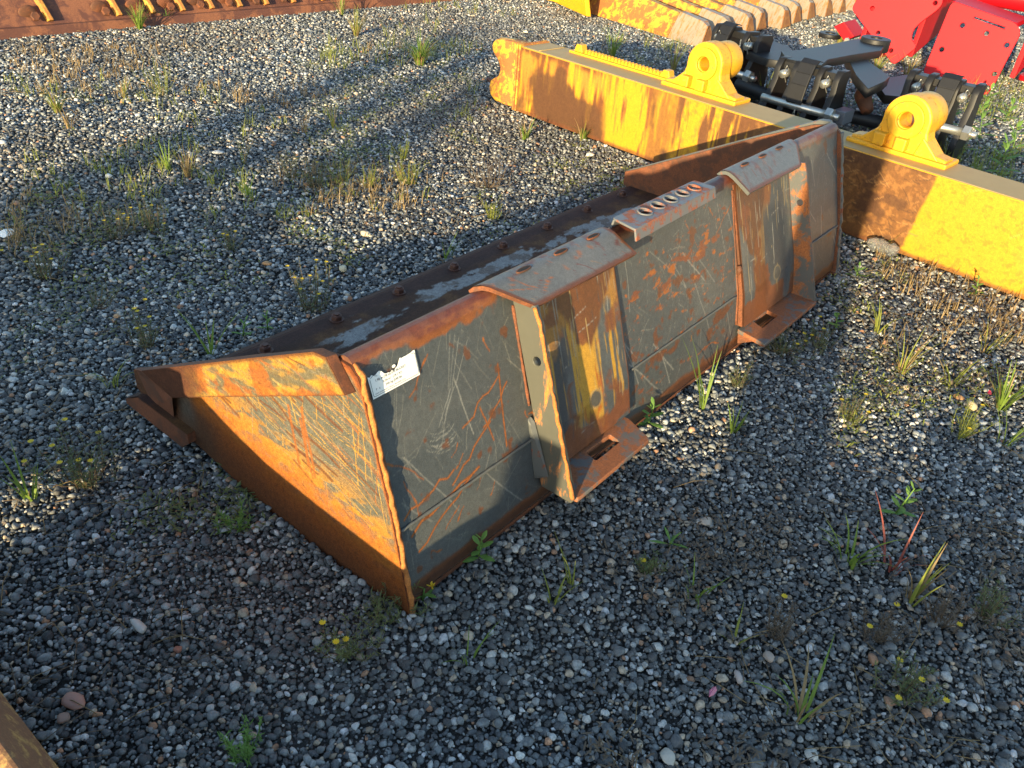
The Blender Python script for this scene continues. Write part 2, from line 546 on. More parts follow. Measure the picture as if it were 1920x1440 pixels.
cc = np.ones((n, 4), np.float32); cc[:, :3] = np.minimum(stone_colours(n)*1.5, .72)
dirt = .6*sstep(.52, .75, fbm(X*1.1, Y*1.1, 3, 31))                         # patches of browner, dirtier stones
cc[:, :3] = cc[:, :3]*(1-.55*dirt[:, None])+np.array([.12, .10, .075])*.55*dirt[:, None]
a = me.attributes.new('gcol', 'FLOAT_COLOR', 'POINT'); a.data.foreach_set('color', cc.ravel())
gravel = link('gravel', me, M_PEB)
stuff(gravel)
ng = bpy.data.node_groups.new('scatter_gravel', 'GeometryNodeTree')
ng.interface.new_socket('Geometry', in_out='INPUT', socket_type='NodeSocketGeometry')
ng.interface.new_socket('Geometry', in_out='OUTPUT', socket_type='NodeSocketGeometry')
gi = ng.nodes.new('NodeGroupInput'); go = ng.nodes.new('NodeGroupOutput')
iop = ng.nodes.new('GeometryNodeInstanceOnPoints')
ci = ng.nodes.new('GeometryNodeCollectionInfo'); ci.inputs['Collection'].default_value = peb_col
ci.inputs['Separate Children'].default_value = True; ci.inputs['Reset Children'].default_value = True
def named(nm, typ):
    q = ng.nodes.new('GeometryNodeInputNamedAttribute'); q.data_type = typ; q.inputs['Name'].default_value = nm
    return q.outputs['Attribute']
iop.inputs['Pick Instance'].default_value = True
ng.links.new(gi.outputs[0], iop.inputs['Points']); ng.links.new(ci.outputs[0], iop.inputs['Instance'])
ng.links.new(named('gidx', 'INT'), iop.inputs['Instance Index'])
e2r = ng.nodes.new('FunctionNodeEulerToRotation')
ng.links.new(named('grot', 'FLOAT_VECTOR'), e2r.inputs[0]); ng.links.new(e2r.outputs[0], iop.inputs['Rotation'])
ng.links.new(named('gscale', 'FLOAT'), iop.inputs['Scale'])
ng.links.new(iop.outputs[0], go.inputs[0])
gm = gravel.modifiers.new('scatter', 'NODES'); gm.node_group = ng

# ================================================================== THE LOADER BUCKET
BW = 1.98
bucket = thing('loader_bucket', 'long dark grey and rusty loader bucket lying on the gravel, back to the viewer', 'bucket', (.99, .40, GZ))
YO = .008
prof = np.array([(0, -.012), (.028, .134), (.113, .405), (.1165, .419), (.122, .429), (.131, .4345), (.141, .4345), (.150, .430), (.155, .420), (.153, .400)])
prof[:, 0] += YO
def back_y(z): return YO+np.interp(z, [-.012, .134, .405, .425], [0, .028, .113, .1185])
pr, tt = resample(prof, .0023)
xs = np.concatenate([np.arange(.004, .76, .0017), np.linspace(.76, BW-.004, 430)])
Pg = np.zeros((len(xs), len(pr), 3))
Pg[..., 0] = xs[:, None]; Pg[..., 1] = pr[None, :, 0]; Pg[..., 2] = pr[None, :, 1]
# gentle dents
Ug, Vg = np.meshgrid(xs, tt, indexing='ij')
Pg[..., 1] += .004*(fbm(Ug*2.2, Vg*3.1, 2, 3)-.5)*sstep(.0, .05, Vg)*(1-sstep(.40, .44, Vg))
W = Paint(Ug, Vg, GREY)
W.mix((.080, .090, .092), fbm(Ug*6, Vg*6, 4, 21))
W.mix((.145, .150, .138), sstep(.55, .75, fbm(Ug*3, Vg*9, 4, 25))*.5)
for k in range(520):                                       # fine pale scuffs
    u = random.uniform(0, BW); v = random.uniform(.02, .43)
    W.scratch(u, v, random.choice([1.57, 1.2, 1.9, .6, 2.6])+random.uniform(-.35, .35), random.uniform(.015, .09), random.uniform(.0006, .0013), (.24, .235, .20), random.uniform(.25, .75), .15)
for k in range(46):                                        # longer pale scrapes
    u = random.uniform(0, BW); v = random.uniform(.08, .42)
    W.scratch(u, v, -random.uniform(.7, 1.7), random.uniform(.07, .22), random.uniform(.001, .002), PALE, random.uniform(.5, .95), .08)
for k in range(7):                                         # sheaf of scrapes beside the decal
    W.line([np.array([.215+k*.006+random.uniform(-.004, .004), .425-k*.004]), np.array([.185+k*.003, .335]), np.array([.135+k*.006, .235+random.uniform(-.02, .06)])][random.choice([0, 0, 1]):random.choice([2, 3, 3])], random.uniform(.0009, .002), (.36, .355, .31), random.uniform(.25, .6))
for k in range(8):                                         # arc-shaped scuffs under the decal
    c0 = np.array([.150+random.uniform(-.006, .006), .285-k*.005]); r0 = random.uniform(.022, .042)
    W.line([c0+r0*np.array([math.cos(a), math.sin(a)*.55]) for a in np.linspace(3.3+random.uniform(0, .8), 5.2+random.uniform(0, .9), 9)], .0011, (.40, .39, .33), random.uniform(.25, .6))
def rust_scratch(u, v, ang, ln, w, n=9, wob=.34):
    p = np.array([u, v]); pts = [p]
    for i in range(n):
        ang += random.uniform(-wob, wob); p = p+np.array([math.cos(ang), math.sin(ang)])*ln/n; pts.append(p)
    j = random.randint(0, n-2)
    W.line(pts, w*1.7, RUST_M, .55); W.line(pts, w, RUST_O, .85); W.line(pts[j:j+2], w*2.6, RUST_O, .8)
for k in range(24):
    u = random.choice([random.uniform(.03, .38), random.uniform(.72, 1.25), random.uniform(1.6, 1.95) if random.random() < .25 else random.uniform(.05, .36)])
    rust_scratch(u, random.uniform(.05, .40), random.choice([.25, .45, .7, 1.5, 2.0, -1.4])+random.uniform(-.2, .2), random.choice([.015, .02, .03, .05, .08, .12]), random.uniform(.0005, .0013))
for (a, b, w) in (((.03, .165), (.16, .19), .003), ((.04, .125), (.22, .165), .004), ((.15, .16), (.27, .235), .003), ((.25, .23), (.33, .285), .0028), ((.05, .08), (.20, .16), .0032), ((.30, .17), (.315, .33), .003), ((.27, .20), (.25, .27), .0026), ((.20, .25), (.31, .31), .0026)):
    p = [np.array(a)+(np.array(b)-np.array(a))*t+np.array([0, random.uniform(-.006, .006)]) for t in np.linspace(0, 1, 8)]
    W.line(p, w*1.1, RUST_M, .6); W.line(p, w*.55, RUST_O, 1)
mid = sstep(.70, .74, Ug)*(1-sstep(1.25, 1.30, Ug))
band = np.exp(-((Vg-(.30+.12*(Ug-.98)))/.055)**2)
W.mix(RUST_O, mid*sstep(.70, .80, fbm(Ug*30, Vg*60, 6, 41, .62)+.13*band)*.9)
W.mix((.24, .075, .03), mid*sstep(.74, .80, fbm(Ug*16, Vg*44, 6, 47, .6)+.16*band)*.9)
W.mix(RUST_M, mid*sstep(.73, .79, fbm(Ug*18, Vg*26, 6, 53, .6)+.12*np.exp(-((Vg-.12)/.06)**2))*.8)
W.mix(RUST_M, sstep(.70, .76, fbm(Ug*30, Vg*30, 5, 57))*.8)
e = Vg+.028*(fbm(Ug*28, Vg*28, 5, 61)-.5)*2
topl = .432+.014*np.exp(-((Ug-.9)/.5)**2)
heavy = 1-.65*sstep(.72, .8, Ug)
W.mix((.30, .10, .03), sstep(topl, topl+.010, e)*heavy); W.mix(REDR, sstep(topl+.016, topl+.032, e)*heavy*.8)
W.mix((.22, .085, .05), sstep(.45, .62, fbm(Ug*60, Vg*60, 4, 63))*sstep(topl+.01, topl+.03, Vg)*.6*heavy)
W.mix(REDR, sstep(.50, .60, fbm(Ug*20, Vg*34, 5, 66))*sstep(.435, .455, Vg))
bl = Vg-.018*(fbm(Ug*22, Vg*22, 5, 67))
W.mix(RUST_M, 1-sstep(.010, .022, bl)); W.mix(RUST_D, 1-sstep(.0, .012, bl))
W.mix((.10, .06, .035), (1-sstep(.02, .12, Vg))*.35*fbm(Ug*12, Vg*12, 4, 71))
sheet = grid_mesh(Pg, W.c, name='back_plate')
ip = np.array([(0, -.012), (.030, .134), (.113, .405), (.1175, .418), (.123, .427), (.131, .4325), (.141, .4325), (.1485, .428), (.153, .419), (.151, .401)]); ip[:, 0] += YO+.0015
ip2 = ip[::-1].copy(); ip2[:, 0] += np.where(ip2[:, 1] < .41, .008, 0)*(ip2[:, 0] < .14); 
bm_ = MB()
q = ip.tolist(); inn = [(p[0]+.009, p[1]) for p in q[:3]]+[(.127+YO, .417), (.132+YO, .4235), (.139+YO, .4235), (.143+YO, .418), (.142+YO, .401)]
poly = q+inn[::-1]
bm_.prism([(.006, a, b) for a, b in poly], [(BW-.006, a, b) for a, b in poly])
link('back_plate', sheet, MW, bucket, True)
link('back_lining', bm_.mesh(), MB_RUST, bucket, None, .0)
for (a, b) in ((.01, .378), (.722, 1.250), (1.592, 1.965)):
    pts = [(a+(b-a)*t, YO+.0275-.002, .134+random.uniform(-.0006, .0006)) for t in np.linspace(0, 1, 40)]
    link('weld_seam', MB().tube(pts, [.0002]+[.0030+random.uniform(-.0006, .0006) for _ in pts[2:]]+[.0002], 8).mesh(), M_SEAM, bucket, True)

# ---- side plates
top = np.array([(-.007, -.030), (.039, .172), (.069, .272), (.104, .395), (.113, .412), (.130, .424), (.165, .424), (.205, .414), (.376, .329), (.811, .095), (.848, .077)])
bot = np.array([(-.007, -.032), (.05, -.040), (.116, -.048), (.236, -.052), (.40, -.047), (.536, -.020), (.66, -.002), (.712, .002), (.807, .006), (.848, .030)])
ys = np.unique(np.concatenate([np.linspace(-.007, .848, 520), top[:, 0]]))
tz = np.interp(ys, top[:, 0], top[:, 1]); bz = np.interp(ys, bot[:, 0], bot[:, 1])
vv = np.linspace(0, 1, 270)
Sy = np.repeat(ys[:, None], len(vv), 1); Sz = bz[:, None]*(1-vv)+tz[:, None]*vv
SP = Paint(Sy, Sz, (.125, .125, .100))
SP.mix((.165, .160, .125), fbm(Sy*8, Sz*8, 4, 81))
zl = .120+.06*np.clip(Sy/.55, 0, 1)
d = (Sz-zl)+.030*(fbm(Sy*10, Sz*10, 4, 83)-.5)
SP.mix((.50, .24, .035), (1-sstep(-.02, .085, d))*sstep(.40, .58, fbm(Sy*30+Sz*20, Sz*55, 5, 85)))
for k in range(520):
    y = random.uniform(.02, .70); z = random.uniform(.02, .36)
    ang = random.choice([.15, .25, .42, .30, .36])+random.uniform(-.18, .18)
    if random.random() < .12: ang += 1.2
    col = random.choice([GOLD, GOLD, (.60, .34, .05), (.52, .24, .03), RUST_O, (.34, .29, .19)])
    SP.scratch(y, z, ang, random.uniform(.02, .13), random.uniform(.0007, .0014), col, random.uniform(.4, 1), .05)
for k in range(34):
    y = random.uniform(.05, .5); z = .05+random.random()*.28
    SP.scratch(y, z, random.uniform(.05, .5), random.uniform(.04, .16), random.uniform(.0022, .005), RUST_M, .8, .12)
for k in range(4):
    SP.scratch(.26+random.uniform(-.03, .03), .12+random.uniform(0, .05), 1.45+random.uniform(-.1, .1), .12, .004, (.40, .13, .03), .9, .08)
r0 = 1-sstep(-.055, .015, d+.02*(fbm(Sy*60, Sz*60, 4, 87)-.5))
SP.mix((.50, .165, .022), r0*(.6+.4*sstep(.35, .6, fbm(Sy*70, Sz*70, 4, 88))))
r1 = 1-sstep(-.115, -.035, d+.015*(fbm(Sy*40, Sz*40, 4, 89)-.5))
SP.mix((.33, .088, .014), r1*.9)
SP.mix((.19, .062, .020), (1-sstep(-.17, -.09, d))*.85)
fr = sstep(.50, .60, Sy+.05*(fbm(Sy*22, Sz*22, 5, 91)-.5))*(1-sstep(.05, .10, Sz-.02))
SP.mix((.13, .060, .028), fr*.9)
SP.mix((.14, .13, .10), sstep(.60, .64, Sy)*(1-sstep(.66, .69, Sy))*sstep(.0, .09, Sz)*.8)
edge = Sz-(np.interp(Sy, [-.007, .039, .069, .104, .130], [-.030, .172, .272, .395, .425]))
SP.mix(RUST_O, sstep(-.035, -.012, edge-.012*fbm(Sy*50, Sz*50, 4, 93))*(Sy < .16))
SP.mix(REDR, sstep(-.014, -.004, edge)*(Sy < .16)*.7)
SPo = np.stack([np.zeros_like(Sy), Sy, Sz], -1)
body = MB()
ol = [(p[0], p[1]) for p in bot]+[(p[0], p[1]) for p in top[::-1][:-1]]
body.prism([(.0012, a, b) for a, b in ol], [(.014, a, b) for a, b in ol])
link('side_plate', grid_mesh(SPo, SP.c, flip=True), MR, bucket, True)
link('side_lining', body.mesh(), MB_RUST, bucket)
sd = MB()
sd.prism([(BW-.014, a, b) for a, b in ol], [(BW, a, b) for a, b in ol])
link('side_plate', sd.mesh(), MB_RUST, bucket, None, .002)
# side cutters (thick bars on the outside of the side plates)
co = np.array([(.768, .122), (.345, .350), (.190, .432), (.160, .436), (.118, .386), (.66, .108)])
def cutter(x0, x1):
    """x0 = inner face, x1 = outer face"""
    m = MB()
    inner = [(x0, a, b) for a, b in [(.848, .079), (.365, .339), (.192, .430), (.158, .434), (.116, .384), (.66, .100)]]
    outer = [(x1, a, b) for a, b in co]
    m.prism(inner, outer)
    # bevelled knife edge at the front
    a = [(x1, .768, .122), (x1, .66, .108), (x0, .66, .085), (x0, .848, .079)]
    m.add([(x1, .767, .1215), (x1, .66, .1075), (x0-(x1-x0)*.1, .712, .000), (x0-(x1-x0)*.1, .807, .004), (x0-(x1-x0)*.1, .850, .028), (x0-(x1-x0)*.1, .850, .077)], [(0, 1, 2, 3, 4, 5)])
    return m.mesh()
link('side_cutter', cutter(0, -.020), MB_RUST, bucket, None, .0015)
link('side_cutter', cutter(BW, BW+.020), MB_DARK, bucket, None, .0015)
# painted outer face of the near cutter
A0, A1 = np.array(co[4]), np.array(co[5]); B0 = np.array([(.118, .386), (.160, .436), (.190, .432), (.345, .350), (.768, .122)])
cy = np.unique(np.concatenate([np.linspace(.1185, .767, 260), [.160, .190, .345, .66]]))
ct = np.interp(cy, B0[:, 0], B0[:, 1]); cb_ = np.interp(cy, [.118, .66, .768], [.386, .108, .122])
cv = np.linspace(0, 1, 40)
Cy = np.repeat(cy[:, None], len(cv), 1); Cz = cb_[:, None]*(1-cv)+ct[:, None]*cv
CPn = Paint(Cy, Cz, (.17, .145, .085))
CPn.mix((.52, .28, .04), sstep(.35, .6, fbm(Cy*26+Cz*40, Cz*60, 5, 101)))
for k in range(300):
    CPn.scratch(random.uniform(.12, .66), random.uniform(.12, .43), random.uniform(-.2, .35), random.uniform(.02, .09), random.uniform(.0006, .002), random.choice([GOLD, (.60, .40, .14), RUST_O, RUST_M, (.20, .17, .12)]), random.uniform(.5, 1), .08)
ln = np.interp(Cy, [.118, .66], [.386, .108])
hh = (Cz-ln)/.06
CPn.mix(RUST_O, sstep(.5, .62, fbm(Cy*24, Cz*24, 5, 103)+.10*(1-hh))*.85)
CPn.mix(RUST_M, (1-sstep(.02, .10, hh+.05*fbm(Cy*60, Cz*60, 3, 105)))*.9)
CPn.mix(RUST_M, sstep(.0, -.008, (Cz-ct[:, None])+.004)*.0+sstep(-.010, -.002, Cz-ct[:, None])*.9)
CPn.mix((.12, .042, .018), sstep(.50, .60, Cy+.07*(fbm(Cy*30, Cz*30, 5, 107)-.5)))
link('cutter_face', grid_mesh(np.stack([np.full_like(Cy, -.0206), Cy, Cz], -1), CPn.c, flip=True), MR, bucket, True)

# ---- floor and cutting edge
fp = np.array([(.012, -.022), (.10, -.040), (.25, -.042), (.40, -.036), (.50, -.014), (.60, .010), (.66, .027)])
fp, ft = resample(fp, .006)
fx = np.linspace(.014, BW-.014, 330)
FU, FV = np.meshgrid(fx, fp[:, 0], indexing='ij')
FP = np.zeros(FU.shape+(3,)); FP[..., 0] = FU; FP[..., 1] = FV; FP[..., 2] = fp[None, :, 1]
def floor_paint(U, V):
    p = Paint(U, V, (.105, .042, .018))
    p.mix((.19, .085, .026), sstep(.4, .65, fbm(U*25, V*25, 5, 111))*.8)
    p.mix((.06, .026, .016), sstep(.5, .7, fbm(U*6, V*14, 4, 113))*.7)
    g = np.exp(-((V-(.700-.03*(U-1)))/.042)**2)
    g = sstep(.64, .68, .80*fbm(U*8, V*18, 6, 115, .62)+.34*g)*sstep(.36, .48, U)*(1-sstep(1.76, 1.84, U))
    p.mix((.40, .40, .38), g*.95)
    p.mix((.15, .075, .035), sstep(.62, .68, fbm(U*30, V*30, 4, 117))*.6*g)
    return p.c
link('floor_plate', grid_mesh(FP, floor_paint(FU, FV)), MR, bucket, True)
fb = MB()
q = [(a, b-.0015) for a, b in fp[::6]]+[(.66, .0255)]
fb.prism([(.014, a, b) for a, b in q]+[(.014, a, b-.011) for a, b in q[::-1]], [(BW-.014, a, b) for a, b in q]+[(BW-.014, a, b-.011) for a, b in q[::-1]])
link('floor_underside', fb.mesh(), MB_RUST, bucket)
cpf = np.array([(.628, .0305), (.8125, .0305), (.8135, .0285), (.8165, .0285), (.8175, .0300), (.877, -.004)])
cpf, _ = resample(cpf, .004)
cx = np.linspace(-.018, BW+.018, 340)
EU, EV = np.meshgrid(cx, cpf[:, 0], indexing='ij')
EP = np.zeros(EU.shape+(3,)); EP[..., 0] = EU; EP[..., 1] = EV; EP[..., 2] = cpf[None, :, 1]+.0012*(fbm(EU*5, EV*5, 3, 119)-.5)
ec = floor_paint(EU, EV)
fm = sstep(.755, .775, EV+.02*(fbm(EU*14, EV*14, 3, 121)-.5))[..., None]
ec = ec*(1-fm)+(np.array([.075, .032, .022])*(0.75+.6*fbm(EU*30, EV*30, 4, 123)[..., None]))*fm
ed = np.exp(-((EV-.8155)/.0035)**2)[..., None]*.6
ec = ec*(1-ed)+np.array([.17, .085, .055])*ed
link('cutting_edge', grid_mesh(EP, ec), MR, bucket, True)
cb = MB()
q = [(.628, .0285), (.8165, .0270), (.876, -.006), (.876, -.018), (.66, -.022), (.628, .005)]
cb.prism([(-.018, a, b) for a, b in q], [(BW+.018, a, b) for a, b in q])
link('edge_underside', cb.mesh(), MB_RUST, bucket)
for k, x in enumerate([.293, .514, .736, .959, 1.183, 1.41, 1.638, 1.86]):
    m = hexhead((x, .783, .030), (0, 0, 1), .0145, .016)
    m.tube([(x, .783, .0302), (x, .783, .033)], .019, 14)
    m.tube([(x, .783, .044), (x, .783, .0495)], .0085, 10)
    link('bolt', m.mesh(), M_BOLT, bucket, None, .0008)

# ---- mounting brackets
def lip(xl, xr, sd_):
    P0 = np.array([(.166, .432), (.158, .441), (.148, .4460), (.136, .4465), (.122, .4425), (.067, .411)]); P0[:, 0] += 0
    p, t = resample(P0, .004)
    XL = np.interp(p[:, 0][::-1], [.067, .122, .166], xl)[::-1]; XR = np.interp(p[:, 0][::-1], [.067, .122, .166], xr)[::-1]
    s = np.linspace(0, 1, 110)
    G = np.zeros((len(s), len(p), 3))
    G[..., 0] = XL[None, :]*(1-s[:, None])+XR[None, :]*s[:, None]
    G[..., 1] = p[None, :, 0]; G[..., 2] = p[None, :, 1]
    U = G[..., 0]; V = np.repeat(t[None, :], len(s), 0)
    pt = Paint(U, V, (.135, .14, .138))
    pt.mix((.175, .172, .160), fbm(U*14, V*14, 4, sd_))
    pt.mix(REDR, sstep(.62, .72, fbm(U*40+V*20, V*30, 6, sd_+1, .6)+.14*np.exp(-(V/.03)**2)-.01)*(.85 if sd_ < 200 else .5))
    pt.mix(RUST_O, sstep(.68, .75, fbm(U*50, V*50, 5, sd_+2))*(.6 if sd_ < 200 else .25))
    for k in range(26 if sd_ < 200 else 8):
        pt.scratch(random.uniform(U.min(), U.max()), random.uniform(0, t[-1]), random.uniform(0, 3.1), random.uniform(.01, .06), random.uniform(.001, .002), random.choice([REDR, RUST_O, (.30, .20, .12)]), .8, .3)
    ee = np.minimum(np.minimum(s[:, None]*.4, (1-s[:, None])*.4)+0*V, t[-1]-V)
    pt.mix(RUST_M, 1-sstep(.003, .010, ee-.004*fbm(U*60, V*60, 3, sd_+4)))
    nrm = np.zeros((len(p), 2)); dd = np.gradient(p, axis=0); nrm[:, 0] = dd[:, 1]; nrm[:, 1] = -dd[:, 0]
    nrm /= np.linalg.norm(nrm, axis=1)[:, None]
    link('mounting_lip', grid_mesh(G, pt.c, flip=False), MW, bucket, True)
    B = MB()
    nn = 9; ii = np.linspace(0, len(p)-1, nn).astype(int)
    pl = p[ii]; nl = nrm[ii]
    th = np.array([.001, .010])
    for k in range(nn-1):
        a, b = ii[k], ii[k+1]
        v = []
        for X_ in (XL, XR):
            for j in (a, b):
                for o in th:
                    v.append((X_[j], p[j, 0]-nrm[j, 0]*o, p[j, 1]-nrm[j, 1]*o))
        # order: L a0 a1 b0 b1, R a0 a1 b0 b1 ; offset goes inward
        B.add(v, [(0, 1, 3, 2), (4, 6, 7, 5), (0, 4, 5, 1), (2, 3, 7, 6), (1, 5, 7, 3), (0, 2, 6, 4)])
    link('lip_underside', B.mesh(), MB_RUST if sd_ < 200 else MB_DARK, bucket)
lip((.385, .330, .308), (.722, .712, .702), 131)
lip((1.248, 1.248, 1.248), (1.562, 1.640, 1.664), 231)
def lip_slot(x, y, z, ln=.020, lbl=None):
    """oval slot with a raised rim on the shoulder of the lip"""
    m = MB()
    pts = [(x+ln*math.cos(a), y+.0050*math.sin(a), z+.0002+.0012*math.sin(a)+.0018*max(0, -math.sin(a))) for a in np.linspace(0, 2*math.pi, 21)]
    m.tube(pts, .0018, 6, caps=False)
    o = link('slot', m.mesh(), MB_RUST, bucket, True)
    mm = MB(); pts = [(x+ln*.95*math.cos(a), y+.0046*math.sin(a), z+.0018+.0011*math.sin(a)) for a in np.linspace(0, 2*math.pi, 20, endpoint=False)]
    mm.add(pts, [tuple(range(20))]); link('slot_shade', mm.mesh(), M_HOLE_SHADE, o)  # near-black disc: the shade inside the slot is put into its colour
for x in (.425, .540, .650): lip_slot(x, .1335, .4458)
for x in (1.335, 1.440, 1.545): lip_slot(x, .1335, .4458)

def bracket_plate(x0, x1, sd_, lift):
    zz = np.linspace(.046, .412, 130); xx = np.linspace(x0, x1, 120)
    U, V = np.meshgrid(xx, zz, indexing='ij')
    y = back_y(V)-lift(V)
    # shallow pressed channel
    y = y+.004*np.exp(-((U-(x0+x1)/2)/.03)**2)*sstep(.05, .1, V)
    p = Paint(U, V, (.075, .086, .092))
    p.mix((.125, .135, .130), sstep(.35, .65, fbm(U*9, V*6, 4, sd_)))
    c = (x0+x1)/2+(-.01 if sd_ < 200 else -.05)
    dd = np.abs(U-c-(.03 if sd_ < 200 else 0)+.03*(fbm(U*10, V*7, 3, sd_+1)-.5))/(.038+.07*sstep(.22, .40, V))
    streak = fbm(U*90, V*7, 4, sd_+2)
    yel = sstep(.45, .6, streak+.35*(1-dd)*sstep(.05, .2, V))
    p.mix((.54, .30, .05) if sd_ < 200 else (.26, .15, .06), yel*(1-sstep(.7, 1.3, dd)))
    p.mix(RUST_O if sd_ < 200 else RUST_M, sstep(.5, .62, fbm(U*30, V*24, 5, sd_+3)+.20*(1-dd))*(1-sstep(.9, 1.4, dd)))
    p.mix((.19, .075, .025), sstep(.54, .64, fbm(U*16, V*9, 5, sd_+4)+.30*sstep(.28, .38, V)-.16*dd))
    if sd_ < 200:
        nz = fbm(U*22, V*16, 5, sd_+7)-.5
        p.mix((.040, .048, .056), sstep(.0, .02, (x0+.105)-U+.05*nz)*sstep(.06, .10, V)*.8)  # dark navy paint, with part of the flange's shadow painted in
        p.mix((.56, .30, .035), sstep(.46, .58, streak+.38*np.exp(-((U-(.525+.12*V))/.030)**2)-.14)*sstep(.06, .14, V)*(1-sstep(.30, .40, V)))
        p.mix((.44, .20, .03), sstep(.0, .03, V-.285+.10*nz)*.85)
        p.mix((.17, .065, .022), sstep(-.006, .014, (V-.235)-1.15*np.abs(U-.585)+.05*nz))
        p.mix((.16, .055, .02), np.exp(-((U-.505-.1*nz)/.012)**2)*(V < .20)*.9)
    else:
        nz = fbm(U*22, V*16, 5, sd_+7)-.5
        p.mix((.13, .055, .024), sstep(-.006, .014, (V-.215)-1.3*np.abs(U-1.33)+.06*nz))
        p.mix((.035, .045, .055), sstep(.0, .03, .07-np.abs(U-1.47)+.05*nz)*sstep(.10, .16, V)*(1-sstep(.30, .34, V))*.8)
    low = sstep(.50, .60, fbm(U*16, V*16, 5, sd_+5)+.33*(1-sstep(.06, .13, V))-.14)
    p.mix((.21, .070, .026), low*.9)
    for k in range(70):
        p.scratch(random.uniform(x0, x1), random.uniform(.08, .40), 1.57+random.uniform(-.06, .06), random.uniform(.02, .12), random.uniform(.0006, .0018), random.choice([(.50, .36, .14), (.34, .33, .28), (.07, .08, .085)]), random.uniform(.4, .9), .02)
    for k in range(6):
        p.scratch(random.uniform(x0, x1), random.uniform(.08, .40), random.uniform(0, .6), random.uniform(.01, .06), .0011, PALE, .6, .1)
    r = np.hypot(U-(.575 if sd_ < 200 else 1.47), (V-.135)*1.0)
    p.mix((.075, .080, .076), (1-sstep(.016, .018, r))*.95); p.mix((.30, .24, .14), np.exp(-((r-.0195)/.002)**2)*.7)
    p.mix(RUST_M, sstep(.006, .0, np.minimum(U-x0, x1-U)))
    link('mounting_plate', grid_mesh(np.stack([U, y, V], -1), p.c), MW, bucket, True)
    b = MB()
    for k in range(8):
        z0, z1 = .046+(.366)*k/8, .046+.366*(k+1)/8
        v = []
        for z in (z0, z1):
            for yy in (float(back_y(z)-lift(np.array(z)))+.0052, float(back_y(z))+.001):
                for x in (x0, x1): v.append((x, yy, z))
        b.add(v, [(0, 1, 3, 2), (4, 6, 7, 5), (0, 4, 5, 1), (2, 3, 7, 6), (0, 2, 6, 4), (1, 5, 7, 3)])
    link('mounting_plate_edge', b.mesh(), MB_RUST, bucket)
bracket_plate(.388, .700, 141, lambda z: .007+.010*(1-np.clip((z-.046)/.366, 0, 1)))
bracket_plate(1.262, 1.585, 241, lambda z: .007+.014*(1-np.clip((z-.046)/.366, 0, 1)))
def flange(x, s, mat):
    ol = [(.110+YO, .405), (.068, .411), (.0555, .386), (.0425, .350), (-.073, .036), (-.068, .026), (.004, .026), (.012, .046), (.042, .178)]
    me = plate(ol, [circle(.050, .303, .0105, 16)], .010, ((x, 0, 0), (0, 1, 0), (0, 0, 1)), .0012)
    link('mounting_flange', me, mat, bucket)
M_REDGE = mat_paint_rust('orange_rust_edge', (.36, .13, .03), .5, (.42, .15, .03), (.16, .06, .022), 60, .8)
def rough_edge(name, pts, r, mat, par):
    p_, _ = resample(pts, .006)
    k_ = np.linspace(0, len(p_)*.37, len(p_))
    p_ = p_+(np.stack([fbm(k_, k_*0+j*5, 3, 3) for j in range(3)], 1)-.5)*r*1.3
    link(name, MB().tube([tuple(k) for k in p_], [r*(.55+.8*float(fbm(np.array(i*.45), np.array(r*900.), 3, 9))) for i in range(len(p_))], 6).mesh(), mat, par, True)
rough_edge('worn_edge', [(.3805, .066, .410), (.3805, .0555, .386), (.3805, .0425, .350), (.3805, -.072, .036)], .0042, M_REDGE, bucket)
rough_edge('weld_bead', [(.006, -.008, -.028), (.006, .038, .172), (.006, .068, .272), (.006, .103, .395), (.008, .113, .413), (.010, .130, .426)], .0050, M_REDGE, bucket)
rough_edge('weld_bead', [(BW-.006, -.006, -.026), (BW-.006, .039, .172), (BW-.006, .069, .272), (BW-.006, .104, .395), (BW-.006, .114, .413)], .0060, MB_DARK, bucket)
rough_edge('weld_bead', [(-.0015, .655, .1065), (-.0015, .12, .3835)], .0030, M_REDGE, bucket)
flange(.385, -1, mat_paint_rust('flange_grey_paint', (.085, .085, .068), .40, (.40, .15, .035), (.22, .075, .024), 20, .5, (1, 1, .35)))
flange(1.590, 1, mat_paint_rust('flange_rusty_paint', (.085, .09, .09), .50, (.26, .095, .03), (.12, .04, .016), 12, .55))
def foot(xl, xr, slot, mat, corner):
    ol = rounded([(xl, -.076), (xr-(.030 if corner > 0 else 0), -.076), (xr, -.002), (xr-.002, .012), (xl, .012)] if corner > 0 else [(xl-.010, -.076), (xr, -.076), (xr, .012), (xl+.008, .012)], .004, 2)
    me = plate(ol, [rounded(slot, .006, 3)], .012, ((0, 0, .031), (1, 0, 0), (0, 1, 0)), .0012)
    link('mounting_foot', me, mat, bucket)
M_FOOT = mat_paint_rust('worn_rusty_foot', (.13, .125, .115), .53, (.24, .085, .032), (.11, .038, .018), 17, .5)
foot(.391, .690, [(.512, -.036), (.605, -.036), (.612, -.004), (.520, -.002)], M_FOOT, 1)
foot(1.252, 1.592, [(1.315, -.034), (1.420, -.034), (1.428, .004), (1.334, .004)], M_FOOT, -1)
